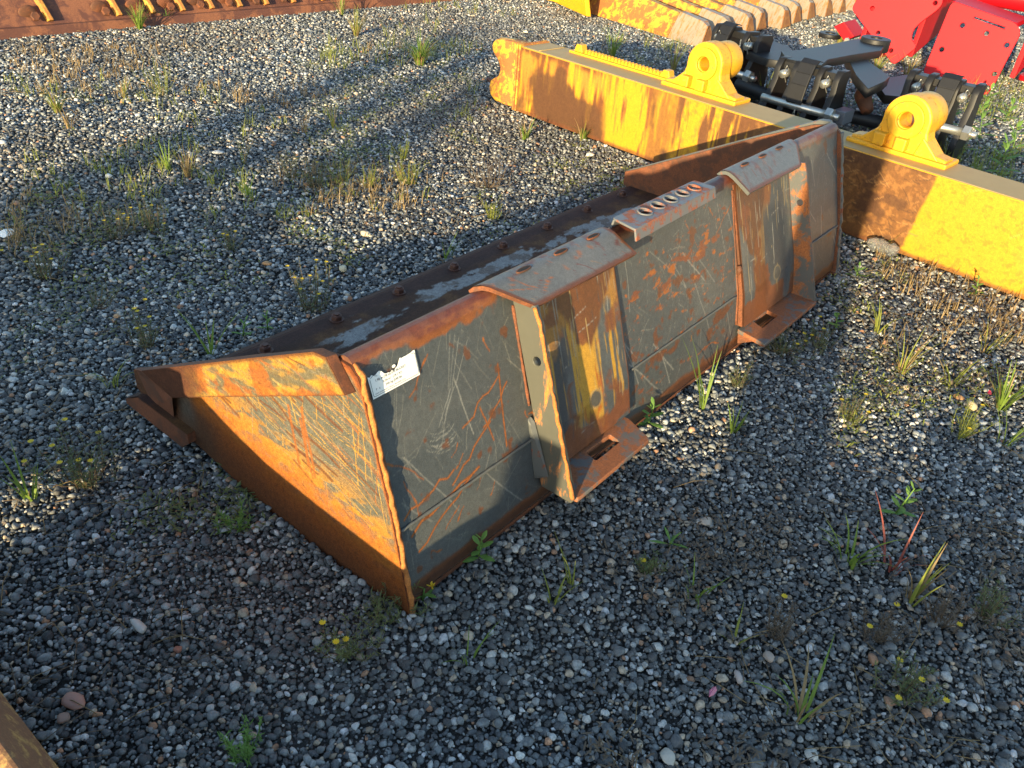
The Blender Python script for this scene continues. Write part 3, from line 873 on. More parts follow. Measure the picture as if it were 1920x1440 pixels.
# gusset under the far foot, weld lumps beside the brackets
g = MB(); g.prism([(1.262, .010, .026), (1.262, -.050, .026), (1.262, .004, -.006)], [(1.270, .010, .026), (1.270, -.050, .026), (1.270, .004, -.006)])
link('gusset', g.mesh(), MB_RUST, bucket)
g = MB(); g.prism([(.378, back_y(.18)-.002, .18), (.378, back_y(.18)-.014, .172), (.378, -.012, .060), (.378, back_y(.04)-.002, .040)], [(.368, back_y(.18)-.001, .176), (.368, back_y(.16)-.004, .165), (.368, back_y(.06)-.003, .056), (.368, back_y(.04)-.001, .044)])
link('gusset', g.mesh(), MB_DARK, bucket, None, .002)
for (x, z0, z1) in ((.379, .20, .395), (1.255, .05, .40), (.706, .06, .39)):
    pts = [(x, float(back_y(z))-.001, z) for z in np.linspace(z0, z1, 24)]
    link('weld_bead', MB().tube(pts, [.0030+random.uniform(-.0009, .0009) for _ in pts], 7).mesh(), MB_RUST, bucket, True)
link('weld_bead', MB().tube([(1.254, back_y(.205)-.008, .215), (1.254, back_y(.205)-.011, .205), (1.254, back_y(.195)-.008, .19)], [.005, .008, .004], 8).mesh(), MB_RUST, bucket, True)

# ---- perforated step on the ridge, between the brackets
stp = rounded([(.728, .083), (1.092, .092), (1.090, .148), (.742, .148)], .004, 2)
hs = [(.822, .119), (.877, .120), (.932, .120), (.987, .121), (1.042, .121)]
me = plate(stp, [circle(x, y, .0150, 18) for x, y in hs], .005, ((0, 0, .4545), (1, 0, 0), (0, 1, 0)), .0008)
M_STEP = mat_paint_rust('worn_step_paint', (.13, .135, .140), .47, (.24, .075, .035), (.13, .04, .02), 24, .5)
step_ = link('step', me, M_STEP, bucket)
sm = MB()
sm.prism([(.728, .083, .4570), (.728, .0755, .432), (.728, .080, .430), (.728, .0865, .4520)], [(1.092, .092, .4570), (1.092, .0845, .432), (1.092, .089, .430), (1.092, .0955, .4520)])
sm.prism([(.742, .143, .4520), (.742, .148, .4520), (.742, .154, .430), (.742, .149, .430)], [(1.090, .143, .4520), (1.090, .148, .4520), (1.090, .154, .430), (1.090, .149, .430)])
link('step_flange', sm.mesh(), M_STEP, bucket, None, .001)
for x, y in hs:
    m = MB(); m.tube([(x+.0165*math.cos(a), y+.0165*math.sin(a), .4576+.0022*max(0, math.sin(a))) for a in np.linspace(0, 2*math.pi, 19)], .0023, 6, False)
    link('hole_rim', m.mesh(), M_STEP, bucket, True)

# ---- decal
dn = Vector((0, -.949, .314))                # outward normal of the upper back plate
dv = Vector((0, .299, .954))                 # up along the plate
def on_decal(x, s, h):
    """x along the bucket, s up the plate from z=.36, h above the sheet"""
    y0 = float(back_y(.362))
    p = Vector((x, y0, .362))+dv*s+dn*h
    return p
random.seed(5)
tops = []
for t in np.linspace(0, 1, 26):
    x = .127-.104*t
    f = .0445-.003*t
    tear = 0
    if .30 < t < .80: tear = .014*math.sin((t-.30)/.5*math.pi)+random.uniform(-.002, .003)
    if t >= .80: tear = .004+random.uniform(-.002, .002)
    if t < .30 and t > .06: tear = random.uniform(0, .002)
    tops.append((x, f-max(0, tear)))
ol = [(.0245, .0), (.1275, .0)]+tops
m = MB(); m.prism([on_decal(x, s, .0021) for x, s in ol], [on_decal(x, s, .0026) for x, s in ol])
decal = link('decal', m.mesh(), M_WHITE, bucket)
m = MB(); m.add([on_decal(.078+.004*math.cos(a), .0355+.0028*math.sin(a), .0026) for a in np.linspace(0, 6.0, 8)], [tuple(range(8))])
link('decal_scrap', m.mesh(), M_WHITE, decal)
def ink_line(pts, w):
    m = MB()
    for (a, b) in zip(pts[:-1], pts[1:]):
        d = Vector((b[0]-a[0], b[1]-a[1], 0)).normalized(); nx, ny = -d.y*w/2, d.x*w/2
        m.add([on_decal(a[0]+nx, a[1]+ny, .0030), on_decal(a[0]-nx, a[1]-ny, .0030), on_decal(b[0]-nx, b[1]-ny, .0030), on_decal(b[0]+nx, b[1]+ny, .0030)], [(0, 1, 2, 3)])
    return m.mesh()
link('border', ink_line([(.0262, .033), (.0265, .0055), (.0280, .0032), (.1240, .0032), (.1258, .0050), (.1255, .039), (.1235, .0405), (.118, .0405)], .0007), M_INK, decal)
link('border', ink_line([(.028, .0345), (.034, .0375), (.0385, .035), (.042, .0335)], .0007), M_INK, decal)
def text(s, x, sv, size, name='lettering'):
    cu = bpy.data.curves.new('t', 'FONT'); cu.body = s; cu.size = size; cu.resolution_u = 2
    o = bpy.data.objects.new('t', cu); me = bpy.data.meshes.new_from_object(o)
    bpy.data.objects.remove(o); bpy.data.curves.remove(cu)
    O = on_decal(x, sv, .0031)
    me.transform(Matrix(((1, 0, 0, O.x), (0, dv.y, dn.y, O.y), (0, dv.z, dn.z, O.z), (0, 0, 0, 1))))
    return link(name, me, M_INK, decal)
text('1.98 m (78 in) LPE BUCKET', .0355, .0255, .0058)
text('0.54 m\u00b3  (19.1 ft\u00b3)', .0500, .0185, .0058)
text('245 kg (540 lb)', .0540, .0118, .0058)
text('P   k', .0335, .0118, .0050)
text('CNH America LLC  Racine, WI 53404 U.S.A.', .0300, .0055, .0036)

# ================================================================== THE YELLOW BEAM
BO = np.array([2.518, 1.8185, 0.0]); BD = np.array([-.1058, -.9944, 0]); BN = np.array([.9944, -.1058, 0])
def bm(a, w, z): 
    p = BO+BD*a+BN*w
    return (p[0], p[1], z)
beam = thing('lifting_beam', 'long yellow and rusty box beam with two round lifting eyes, lying behind the bucket', 'beam', bm(1.8, .09, GZ))
BL, BH, BWD = 3.7, .271, .188
au = np.linspace(.0, BL, 900); zu = np.linspace(-.024, BH-.004, 78)
U, V = np.meshgrid(au, zu, indexing='ij')
p = Paint(U, V, YEL)
p.mix((.62, .32, .02), fbm(U*9, V*9, 4, 301))
st = fbm(U*55, V*5.5, 5, 303); st2 = fbm(U*26, V*4, 4, 305)
fine = fbm(U*70, V*70, 4, 307)
def zone(a, b, s=.03): return sstep(a-s, a+s, U+.04*(fbm(U*20, V*12, 4, 309)-.5))*(1-sstep(b-s, b+s, U+.04*(fbm(U*18, V*12, 4, 311)-.5)))
z1 = zone(-.2, .54); z2 = zone(.54, .78, .015); z3 = zone(.775, .90, .02); z4 = zone(.90, 1.30); z5 = zone(1.28, 1.99, .012)
hz = V/BH
# left stretch: orange streaks above, brown below
p.mix((.46, .20, .035), z1*sstep(.36, .58, st+.12*hz)*.85)
p.mix(RUST_M, z1*sstep(.46, .62, st2*.6+st*.4+.24*(1-sstep(.25, .75, hz))*sstep(.03, .12, U))*.95)
p.mix((.11, .050, .022), z1*sstep(.50, .70, fbm(U*8, V*8, 4, 313)+.36*(1-sstep(.35, .75, hz))*sstep(.06, .16, U))*.9)
p.mix((.16, .060, .022), z1*sstep(.88, .97, hz)*sstep(.3, .55, st))
# yellow streaks
p.mix((.44, .17, .03), z2*sstep(.53, .63, st)*.9); p.mix((.20, .075, .025), z2*sstep(.60, .70, st)*.9)
# brown and orange
p.mix((.24, .10, .03), z3*.85*sstep(.2, .5, st)); p.mix((.12, .052, .024), z3*sstep(.45, .65, fbm(U*10, V*6, 4, 315)))
p.mix((.42, .19, .035), z4*sstep(.44, .62, st*.5+fine*.5)*.8); p.mix((.16, .065, .024), z4*sstep(.50, .66, st+.22*sstep(1.0, 1.25, U)))
# brown stretch right of the bucket, with a ragged end
end = sstep(-.004, .006, (1.965-U-.03*(1-hz))+.012*(fbm(U*70, V*70, 4, 317)-.5))
z5 = zone(1.28, 2.4, .012)*end
p.mix((.19, .080, .028), z5*.97); p.mix((.34, .155, .045), z5*sstep(.50, .66, fine)*.8); p.mix((.10, .045, .022), z5*sstep(.52, .66, fbm(U*16, V*22, 5, 319))*.8)
for k in range(60):
    p.scratch(random.uniform(1.55, 1.95), random.uniform(0, .26), random.uniform(-1, 1), random.uniform(.01, .07), .002, random.choice([(.42, .22, .08), (.09, .045, .025)]), .7, .3)
# speckled yellow at the right
rs = sstep(1.95, 1.98, U)*sstep(.66, .72, fbm(U*75, V*75, 4, 321)+.12*fbm(U*6, V*8, 3, 323)-.02)
p.mix((.48, .19, .02), rs*.6)
p.mix((.66, .33, .03), sstep(1.95, 1.98, U)*sstep(.5, .7, fbm(U*7, V*7, 4, 325))*.5)
for k in range(14): p.scratch(random.uniform(2.0, 3.2), random.uniform(.02, .25), random.uniform(.4, 1.3), random.uniform(.04, .15), .0014, (.78, .52, .10), .6, .05)
p.mix(RUST_M, (1-sstep(-.02, -.006, V-.006*fbm(U*40, V*40, 3, 327)))*.8)
hf = .72+.5*fbm(U*120, V*90, 3, 331)
p.c = np.clip(p.c*(1-.55*(1-sstep(.3, .5, p.c[..., :1]))*(1-hf[..., None])), 0, 1)
Pb = np.zeros(U.shape+(3,)); q = BO+BD*U[..., None]+BN*(-.0012); Pb[..., :2] = q[..., :2]; Pb[..., 2] = V
M_BEAM = mat_worn('worn_yellow_beam', .5, .4, .3, .42)
link('front_face', grid_mesh(Pb, p.c, flip=True), M_BEAM, beam, True)
b = MB(); b.box(0, BL, 0, BWD, -.024, BH-.010, bm)
link('beam_body', b.mesh(), M_RUSTYEL, beam)
b = MB(); b.box(-.004, BL, .006, BWD+.004, BH-.010, BH, bm)
link('top_plate', b.mesh(), M_YELDIRT, beam, None, .003)
pts = [bm(a, .004, BH-.006+random.uniform(-.0006, .0006)) for a in np.linspace(0, BL, 120)]
link('weld_bead', MB().tube(pts, .0045, 7).mesh(), M_YEL, beam, True)
pts = [bm(.105, w, BH+.0005) for w in np.linspace(.01, BWD, 12)]
link('weld_bead', MB().tube(pts, .003, 6).mesh(), M_YELDIRT, beam, True)
# end cap plates and clevis
for a0, a1 in ((-.012, -.002), (-.030, -.018)):
    b = MB(); b.box(a0, a1, -.006, BWD+.006, -.026, BH+.006, bm)
    link('end_plate', b.mesh(), M_RUSTYEL, beam, None, .004)
cl = [(-.028, .262), (-.06, .266), (-.14, .262), (-.20, .255), (-.222, .238), (-.226, .212), (-.205, .190), (-.178, .170), (-.162, .145), (-.160, .118), (-.172, .088), (-.200, .075), (-.222, .060), (-.230, .030), (-.218, -.005), (-.185, -.022), (-.10, -.024), (-.028, -.018)]
me = plate(rounded(cl, .01, 2), [], .085, (bm(0, .075, 0), tuple(BD), (0, 0, 1)), .006)
fit_ = link('end_clevis', me, M_RUSTYEL, beam)
m = MB(); m.tube([bm(-.205, .075, .236), bm(-.125, .070, .240), bm(-.055, .060, .236)], [.030, .031, .030], 18)
link('clevis_boss', m.mesh(), M_YEL, fit_, True)
m = MB(); m.tube([bm(-.0560, .0588, .236), bm(-.0525, .0580, .236)], .017, 16)
link('boss_hole_shade', m.mesh(), M_HOLE_SHADE, fit_)  # black disc on the boss end; the hole's shade is its colour
link('pin', MB().tube([bm(-.300, .085, .046), bm(-.262, .083, .042), bm(-.215, .08, .036)], [.011, .013, .013], 12).mesh(), M_BOLT, beam, True)
# toothed rack on the top plate
ra0, ra1 = .215, .735
b = MB(); b.box(ra0-.035, ra1+.02, .130, .182, BH, BH+.010, bm)
rack = link('toothed_rack', b.mesh(), M_YEL, beam, None, .002)
nt_ = 23
for k in range(nt_):
    a0 = ra0+.045+(ra1-ra0-.07)*k/nt_; w_ = (ra1-ra0-.07)/nt_
    t = MB(); t.prism([bm(a0, .145, BH+.0095), bm(a0+w_*.98, .145, BH+.0095), bm(a0+w_*.62, .145, BH+.026), bm(a0+w_*.36, .145, BH+.026)], [bm(a0, .172, BH+.0095), bm(a0+w_*.98, .172, BH+.0095), bm(a0+w_*.62, .172, BH+.026), bm(a0+w_*.36, .172, BH+.026)])
    link('tooth', t.mesh(), M_YEL, rack)
for a0, hh_ in ((ra0+.012, .042), (ra1-.012, .040)):
    t = MB(); t.prism([bm(a0-.026, .140, BH+.0095), bm(a0+.026, .140, BH+.0095), bm(a0+.014, .140, BH+hh_), bm(a0-.014, .140, BH+hh_)], [bm(a0-.026, .178, BH+.0095), bm(a0+.026, .178, BH+.0095), bm(a0+.014, .178, BH+hh_), bm(a0-.014, .178, BH+hh_)])
    link('stop_lug', t.mesh(), M_YEL, rack, None, .003)
# lifting eyes
def eye(a0):
    H0 = BH
    ol = [(-.165, 0), (-.165, .012), (-.125, .018), (-.100, .034), (-.084, .058), (-.076, .085)]
    ol += [(.076*math.cos(t), .112+.076*math.sin(t)) for t in np.linspace(math.pi-.1, .1, 22)]
    ol += [(.076, .085), (.084, .058), (.100, .034), (.125, .018), (.165, .012), (.165, 0)]
    hole = circle(0, .112, .0325, 26)
    rt = link('lifting_eye', plate(ol, [hole], .072, (bm(a0, .122, H0+.006), tuple(BD), (0, 0, 1)), .007), M_YEL, beam)
    rt.data.polygons.foreach_set('use_smooth', [False]*len(rt.data.polygons))
    b = MB(); b.box(a0-.182, a0+.182, .070, .190, H0-.001, H0+.016, bm)
    link('eye_base', b.mesh(), M_YEL, rt, None, .005)
    link('boss_ring', plate(circle(0, .112, .060, 32), [circle(0, .112, .0325, 26)], .012, (bm(a0, .081, H0+.006), tuple(BD), (0, 0, 1)), .003), M_YEL, rt)
    link('boss_ring', plate(circle(0, .112, .071, 32), [circle(0, .112, .0325, 26)], .095, (bm(a0, .205, H0+.006), tuple(BD), (0, 0, 1)), .004), M_YEL, rt)
    for da in (-.062, .014):
        b = MB(); b.box(a0+da-.021, a0+da+.021, .054, .092, H0+.020, H0+.063, bm)
        link('stop_block', b.mesh(), M_YEL, rt, None, .005)
    for s_ in (-1, 1):
        b = MB(); b.prism([bm(a0+s_*.150, .084, H0+.014), bm(a0+s_*.076, .080, H0+.080), bm(a0+s_*.060, .080, H0+.014)], [bm(a0+s_*.150, .160, H0+.014), bm(a0+s_*.076, .164, H0+.080), bm(a0+s_*.060, .164, H0+.014)])
        link('rib', b.mesh(), M_YEL, rt, None, .004)
eye(.937); eye(1.775)

# ================================================================== BLACK HITCH ASSEMBLY BEHIND THE BEAM
hitch = thing('hitch_frame', 'black three-clamp hitch frame with zinc pins lying on the ground behind the yellow beam', 'hitch', bm(1.0, 1.2, GZ))
def clamp(a0, w0, yaw, zt, strap_off=0.0, pins=True):
    c, s = math.cos(yaw), math.sin(yaw)
    def L(x, y, z): return bm(a0+c*x-s*y, w0+s*x+c*y, z)
    prof = [(-.105, -.03), (.09, -.03), (.10, .10), (.075, zt-.07), (.085, zt-.02), (.070, zt), (-.005, zt), (-.030, zt-.04), (-.026, zt-.09), (-.075, .10), (-.10, .06)]
    for x in (-.150, -.062, .062, .150):
        ol = [(y, z) for y, z in prof]
        me = plate(ol, [], .030, (L(x, 0, 0), tuple(np.array(L(x, 1, 0))-np.array(L(x, 0, 0))), (0, 0, 1)), .002)
        link('clamp_plate', me, M_BLACK, hitch)
    # curved strap over the top
    m = MB()
    arc = [(.03, zt+.02), (-.01, zt+.028), (-.04, zt+.012), (-.062, zt-.03), (-.082, zt-.08), (-.098, zt-.16)]
    for (p0, p1) in zip(arc[:-1], arc[1:]):
        v = []
        for x in (strap_off-.040, strap_off+.040):
            for (y, z) in (p0, p1):
                v += [L(x, y, z), L(x, y+.014, z-.008)]
        m.add(v, [(0, 1, 3, 2), (4, 6, 7, 5), (0, 4, 5, 1), (2, 3, 7, 6), (0, 2, 6, 4), (1, 5, 7, 3)])
    link('strap', m.mesh(), M_BLACK, hitch, None, .002)
    b = MB(); b.box(-.165, .165, .005, .08, zt-.045, zt-.012, L)
    link('cross_bar', b.mesh(), M_BLACK, hitch, None, .002)
    if pins:
        pin = link('pin', MB().tube([L(-.172, -.075, .105), L(.172, -.075, .105)], .019, 14).mesh(), M_ZINC, hitch, True)
        ax = np.array(L(1, 0, 0))-np.array(L(0, 0, 0))
        link('nut', hexhead(L(.168, -.075, .105), ax, .036, .032).mesh(), M_ZINC, pin)
        link('thread', MB().tube([L(.19, -.075, .105), L(.228, -.075, .105)], .015, 10).mesh(), M_ZINC, pin, True)
        for x in (-.105, .105):
            bl = link('lynch_pin', MB().tube([L(x, -.055, zt-.058), L(x, .02, zt-.058)], .020, 12).mesh(), M_ZINC, hitch, True)
            link('clip', MB().tube([L(x+.012, -.055, zt-.06), L(x+.028, -.060, zt-.03), L(x+.014, -.058, zt-.015), L(x+.004, -.056, zt-.05), L(x+.030, -.062, zt-.09)], .0022, 5).mesh(), M_ZINC, bl, True)
        # hanging chain
        ch = [L(.02, -.100, .10-.012*k) for k in range(9)]
        m = MB()
        for k, q in enumerate(ch):
            d = .004
            ax2 = (1, 0) if k % 2 else (0, 1)
            m.tube([(q[0]+ax2[0]*.005*math.cos(t), q[1]+ax2[1]*.005*math.cos(t), q[2]+.009*math.sin(t)) for t in np.linspace(0, 2*math.pi, 9)], .0016, 5, False)
        link('chain', m.mesh(), M_ZINC, hitch, True)
clamp(.330, 1.33, -.15, .300, -.06)
clamp(.930, 1.02, .05, .285, 0)
clamp(1.435, 1.36, .10, .30, .03)
def flat(pxs, z, th, name, mat=M_BLACK, bev=.003):
    P0 = [ground(q, z) for q in pxs]
    me = plate([(q[0], q[1]) for q in P0], [], th, ((0, 0, z-th/2), (1, 0, 0), (0, 1, 0)), bev)
    return link(name, me, mat, hitch)
flat([(1466, 96), (1500, 93), (1545, 86), (1600, 74), (1648, 70), (1660, 80), (1652, 94), (1600, 102), (1552, 111), (1540, 122), (1520, 119), (1476, 110)], .285, .040, 'arm', M_BLACK, .002)
flat([(1588, 106), (1606, 99), (1668, 143), (1658, 152), (1628, 166), (1606, 140)], .25, .045, 'arm', M_BLACK, .002)
flat([(1395, 72), (1420, 66), (1480, 88), (1500, 120), (1440, 110), (1402, 96)], .22, .04, 'arm', M_BLACK, .002)
flat([(1640, 150), (1700, 140), (1790, 165), (1770, 190), (1660, 178)], .17, .04, 'arm', M_BLACK, .002)
bc = ground((1641, 79), .285)
bs = link('arm_boss', plate(circle(0, 0, .075, 24), [circle(0, 0, .035, 18)], .065, (tuple(bc-np.array([0, 0, .01])), (1, 0, 0), (0, 1, 0)), .004), M_BLACK, hitch)
bc = ground((1556, 66), .02)
link('arm_boss', plate(circle(0, 0, .075, 24), [circle(0, 0, .04, 18)], .03, (tuple(bc), (1, 0, 0), (0, 1, 0)), .004), M_BLACK, hitch)
m = MB(); m.tube([bm(.45, 1.22, .06), bm(.75, 1.18, .05), bm(1.30, 1.30, .05)], .032, 12)
link('torque_tube', m.mesh(), M_BLACK, hitch, True)
m = MB(); m.box(1.10, 1.16, 1.02, 1.12, .06, .12, bm); link('lug', m.mesh(), mat_plain('dull_steel_block', (.16, .17, .19), .45, .3), hitch, None, .003)
m = MB(); m.tube([bm(1.08, 1.35, .16), bm(1.10, 1.30, .15), bm(1.17, 1.24, .10)], [.035, .04, .03], 12); link('rusty_stub', m.mesh(), MB_RUST, hitch, True)

# ================================================================== RED BRACKETS
red = thing('red_bracket_frame', 'bright red steel frame with two bolted bracket plates standing at the top right', 'frame', (5.6, .6, GZ))
def red_plate(pxs, holes, P0, Nv, th=.02, rnd=.015, slot=None, name='bracket_plate'):
    Nv = np.array(Nv, float); Nv /= np.linalg.norm(Nv)
    v = np.array([0, 0, 1.])-Nv*Nv[2]; v /= np.linalg.norm(v)
    u = np.cross(v, Nv)
    O = np.array(P0, float)
    two = lambda q: ((on_plane(q, O, Nv)-O)@u, (on_plane(q, O, Nv)-O)@v)
    ol = rounded([two(q) for q in pxs], rnd, 4)
    hs_ = []
    for (q, r) in holes:
        c = two(q); hs_.append(circle(c[0], c[1], r, 14))
    if slot: hs_.append([two(q) for q in slot])
    me = plate(ol, hs_, th, (O, u, v), .002)
    return link(name, me, M_RED, red)
PA, NA = ground((1675, 124)), (-.97, -.10, .20)
red_plate([(1597, 16), (1630, -34), (1700, -60), (1768, -12), (1767, 8), (1756, 20), (1726, 42), (1712, 56), (1708, 74), (1720, 88), (1676, 122)], [((1636, 16), .016), ((1647, 62), .016), ((1671, 95), .016), ((1754, 6), .016)], PA, NA, .022, .03)
PB, NB = ground((1850, 178)), (-.97, -.06, .22)
red_plate([(1786, 2), (1906, 44), (1914, 62), (1863, 160), (1850, 178), (1838, 176), (1786, 150), (1730, 140)], [((1805, 48), .017), ((1850, 63), .017), ((1766, 93), .017), ((1888, 85), .017), ((1865, 139), .017), ((1852, 165), .017)], PB, NB, .022, .035, [(1827, 30), (1886, 51), (1884, 56), (1825, 35)])
m = MB()
def rp(px, x):  # a point of the frame behind the plates, on the plane x = const
    return tuple(on_plane(px, (x, 0, 0), (1, 0, 0)))
top_b = MB(); top_b.prism([rp((1786, 1), 5.62), rp((1906, 43), 5.62), rp((1906, 52), 5.60), rp((1786, 11), 5.60)], [tuple(np.array(rp((1786, 1), 5.62))+np.array([.34, 0, .0])), tuple(np.array(rp((1906, 43), 5.62))+np.array([.34, 0, 0])), tuple(np.array(rp((1906, 52), 5.60))+np.array([.34, 0, 0])), tuple(np.array(rp((1786, 11), 5.60))+np.array([.34, 0, 0]))])
link('top_flange', top_b.mesh(), M_RED, red, None, .006)
m.tube([(6.25, 2.4, .42), (6.22, 1.2, .42), (6.20, -1.4, .42)], .085, 18); link('cross_tube', m.mesh(), M_RED, red, True)
for y0 in (1.30, .95, .30):
    b = MB(); b.prism([(5.66, y0, .02), (6.35, y0, .16), (6.35, y0, .50), (5.72, y0, .42)], [(5.66, y0-.03, .02), (6.35, y0-.03, .16), (6.35, y0-.03, .50), (5.72, y0-.03, .42)])
    link('gusset', b.mesh(), M_RED, red, None, .004)
b = MB(); b.box(5.62, 6.1, 1.12, 1.34, -.03, .05); link('foot', b.mesh(), M_RED, red, None, .006)
b = MB(); b.prism([(5.72, 1.42, .02), (5.72, 1.52, .10), (5.72, 1.46, .14), (5.72, 1.36, .06)], [(5.95, 1.42, .02), (5.95, 1.52, .10), (5.95, 1.46, .14), (5.95, 1.36, .06)])
link('stub', b.mesh(), M_RED, red, None, .004)
me = plate(rounded([(5.70, .02), (5.72, .26), (6.28, .26), (6.30, -.38), (5.74, -.30)], .05, 4), [rounded([(5.80, .12), (5.80, .02), (6.16, -.10), (6.16, .14)], .03, 3)], .03, ((0, 0, .02), (1, 0, 0), (0, 1, 0)), .004)
link('foot', me, M_RED, red)
link('side_rail', plate(rounded([(5.62, .04), (6.5, .12), (6.5, .40), (6.1, .44), (5.75, .30)], .05, 4), [rounded([(5.85, .10), (6.25, .14), (6.15, .30)], .03, 3)], .025, ((0, .02, 0), (1, 0, 0), (0, 0, 1)), .003), M_RED, red)
link('bolt', hexhead((5.60, 1.36, .05), (-1, 0, 0), .02, .015).mesh(), M_ZINC, red)

# ================================================================== YELLOW RAKE WITH WORN TINES
rake = thing('toothed_rake', 'yellow rake of thick parallel tines with bare worn tips, behind the beam', 'rake', (6.2, 2.7, GZ))
random.seed(12)
for k in range(12):
    x0 = 4.74+.305*k; dx = -.27
    L0, L1 = 1.28+random.uniform(-.05, .05), .30
    def tp(s, x, z):          # s runs from the base (0) to the tip (1); x across, z up
        y = 3.32-s*(L0); xx = x0+.33*(1-s)+x
        return (xx, y+random.uniform(-.001, .001), z)
    sT = 1-L1/L0
    hb, ht, hw = .215, .150, .155
    z0 = GZ
    sec = lambda s, h: [tp(s, 0, z0), tp(s, .13, z0+h), tp(s, .215, z0+h*.97), tp(s, .225, z0)]
    b = MB(); A = sec(0, hb); Bq = sec(sT*.5, (hb+ht)/2+.01); C = sec(sT, ht)
    b.prism(A, Bq); b.prism(Bq, C)
    tn = link('tine', b.mesh(), M_RUSTYEL, rake, None, .003)
    t = MB(); C2 = sec(sT+.002, ht+.010); D = sec(.93, ht*.93)
    E_ = [tp(1.0, .015, z0+.004), tp(.965+random.uniform(-.01, .01), .125, z0+ht*.80), tp(.955, .20, z0+ht*.76), tp(.99, .215, z0+.004)]
    t.prism(C2, D); t.prism(D, E_)
    wt = link('worn_tip', t.mesh(), M_TIP, tn, None, .004)
    cap = MB(); cen = sum(np.array(k) for k in E_)/4; off = np.array([0, -.006, 0])
    cap.prism([cen+(np.array(k)-cen)*.97 for k in E_], [cen+(np.array(k)-cen)*.93+off for k in E_])
    link('broken_end', cap.mesh(), M_TIPEND, wt)
b = MB(); b.prism([(4.80, 3.02, GZ+.02), (5.10, 3.62, GZ+.02), (5.02, 3.62, .36), (4.74, 3.06, .26)], [(4.83, 3.0, GZ+.02), (5.13, 3.60, GZ+.02), (5.05, 3.60, .36), (4.77, 3.04, .26)])
link('end_plate', b.mesh(), M_YEL, rake, None, .004)
b = MB(); b.prism([(5.0, 3.30, GZ+.03), (8.6, 3.30, GZ+.03), (8.6, 3.42, .34), (5.0, 3.42, .34)], [(5.0, 3.60, GZ+.03), (8.6, 3.60, GZ+.03), (8.6, 3.60, .34), (5.0, 3.60, .34)])
link('back_beam', b.mesh(), M_YEL, rake, None, .006)
for k in range(11):
    x0 = 5.02+.305*k
    b = MB(); b.prism([(x0, 3.34, .10), (x0+.20, 3.34, .08), (x0+.16, 2.92, .135), (x0+.04, 2.92, .145)], [(x0, 3.34, .13), (x0+.20, 3.34, .11), (x0+.16, 2.92, .160), (x0+.04, 2.92, .165)])
    link('web_plate', b.mesh(), M_YEL, rake, None, .003)

# ================================================================== RUSTY BLADE AT THE TOP LEFT
blade = thing('grader_blade', 'long rusty blade with raised ribs and bolt sockets lying at the top left corner', 'blade', (2.6, 4.3, GZ))
e0, e1 = np.array([.55, 4.402]), np.array([5.3, 3.905])
ed_ = (e1-e0)/np.linalg.norm(e1-e0); en_ = np.array([-ed_[1], ed_[0]])
LB = np.linalg.norm(e1-e0)
def bl_(t, d, z):
    q = e0+ed_*t+en_*d
    return (q[0], q[1], z)
b = MB(); b.prism([bl_(0, 0, GZ-.01), bl_(0, .10, GZ-.01), bl_(0, .10, .008), bl_(0, .012, .008)], [bl_(LB, 0, GZ-.01), bl_(LB, .10, GZ-.01), bl_(LB, .10, .008), bl_(LB, .012, .008)])
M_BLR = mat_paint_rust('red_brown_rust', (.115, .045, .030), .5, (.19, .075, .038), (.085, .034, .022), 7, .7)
link('cutting_edge', b.mesh(), M_BLR, blade, None, .004)
b = MB(); b.prism([bl_(0, .040, .008), bl_(0, .11, .008), bl_(0, .42, .48), bl_(0, .36, .48)], [bl_(LB, .040, .008), bl_(LB, .11, .008), bl_(LB, .42, .48), bl_(LB, .36, .48)])
link('mouldboard', b.mesh(), M_BLR, blade, None, .003)
M_RIBW = mat_paint_rust('yellow_worn_rib', (.52, .30, .05), .53, (.36, .15, .035), (.18, .07, .025), 20, .55)  # yellow-orange paint over rust on the ribs
random.seed(3)
t = .62
ribs = [(.30+.36*k if k < 4 else None) for k in range(4)]
tlist = [.98, 1.36, 1.56, 1.745, 1.935, 2.125, 2.315, 2.515, 2.75, 2.96, 3.16, 3.38, 3.60, 3.85, .45]
for k, t in enumerate(tlist):
    w = .020
    b = MB()
    base = [bl_(t-w, .050, .020), bl_(t+w, .050, .020), bl_(t+w-.10, .345, .47), bl_(t-w-.10, .345, .47)]
    topq = [bl_(t-w*.6, .020, .034), bl_(t+w*.6, .020, .034), bl_(t+w*.6-.10, .295, .48), bl_(t-w*.6-.10, .295, .48)]
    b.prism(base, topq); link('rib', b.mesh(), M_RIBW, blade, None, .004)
    # cast socket with a bolt to the left of each rib
    c = (t-.095, .060, .055)
    bms = bmesh.new(); bmesh.ops.create_icosphere(bms, subdivisions=3, radius=1.0)
    for v in bms.verts:
        k_ = 1+.25*(float(fbm(np.array(v.co.x*1.5+t*9), np.array(v.co.y*1.5+v.co.z), 3, 7))-.5)
        w_ = v.co*k_
        v.co = Vector(bl_(c[0]+w_.x*.050, c[1]+.014+w_.y*.012, c[2]+.016+w_.z*.036))
    me_ = bpy.data.meshes.new('socket'); bms.to_mesh(me_); bms.free()
    sk = link('socket', me_, MB_RUST, blade, True)
    hb_ = hexhead(bl_(c[0]+.02, .042, .052), tuple(np.array(bl_(0, -.9, .55))-np.array(bl_(0, 0, 0))), .026, .014)
    link('bolt', hb_.mesh(), MB_RUST, sk)

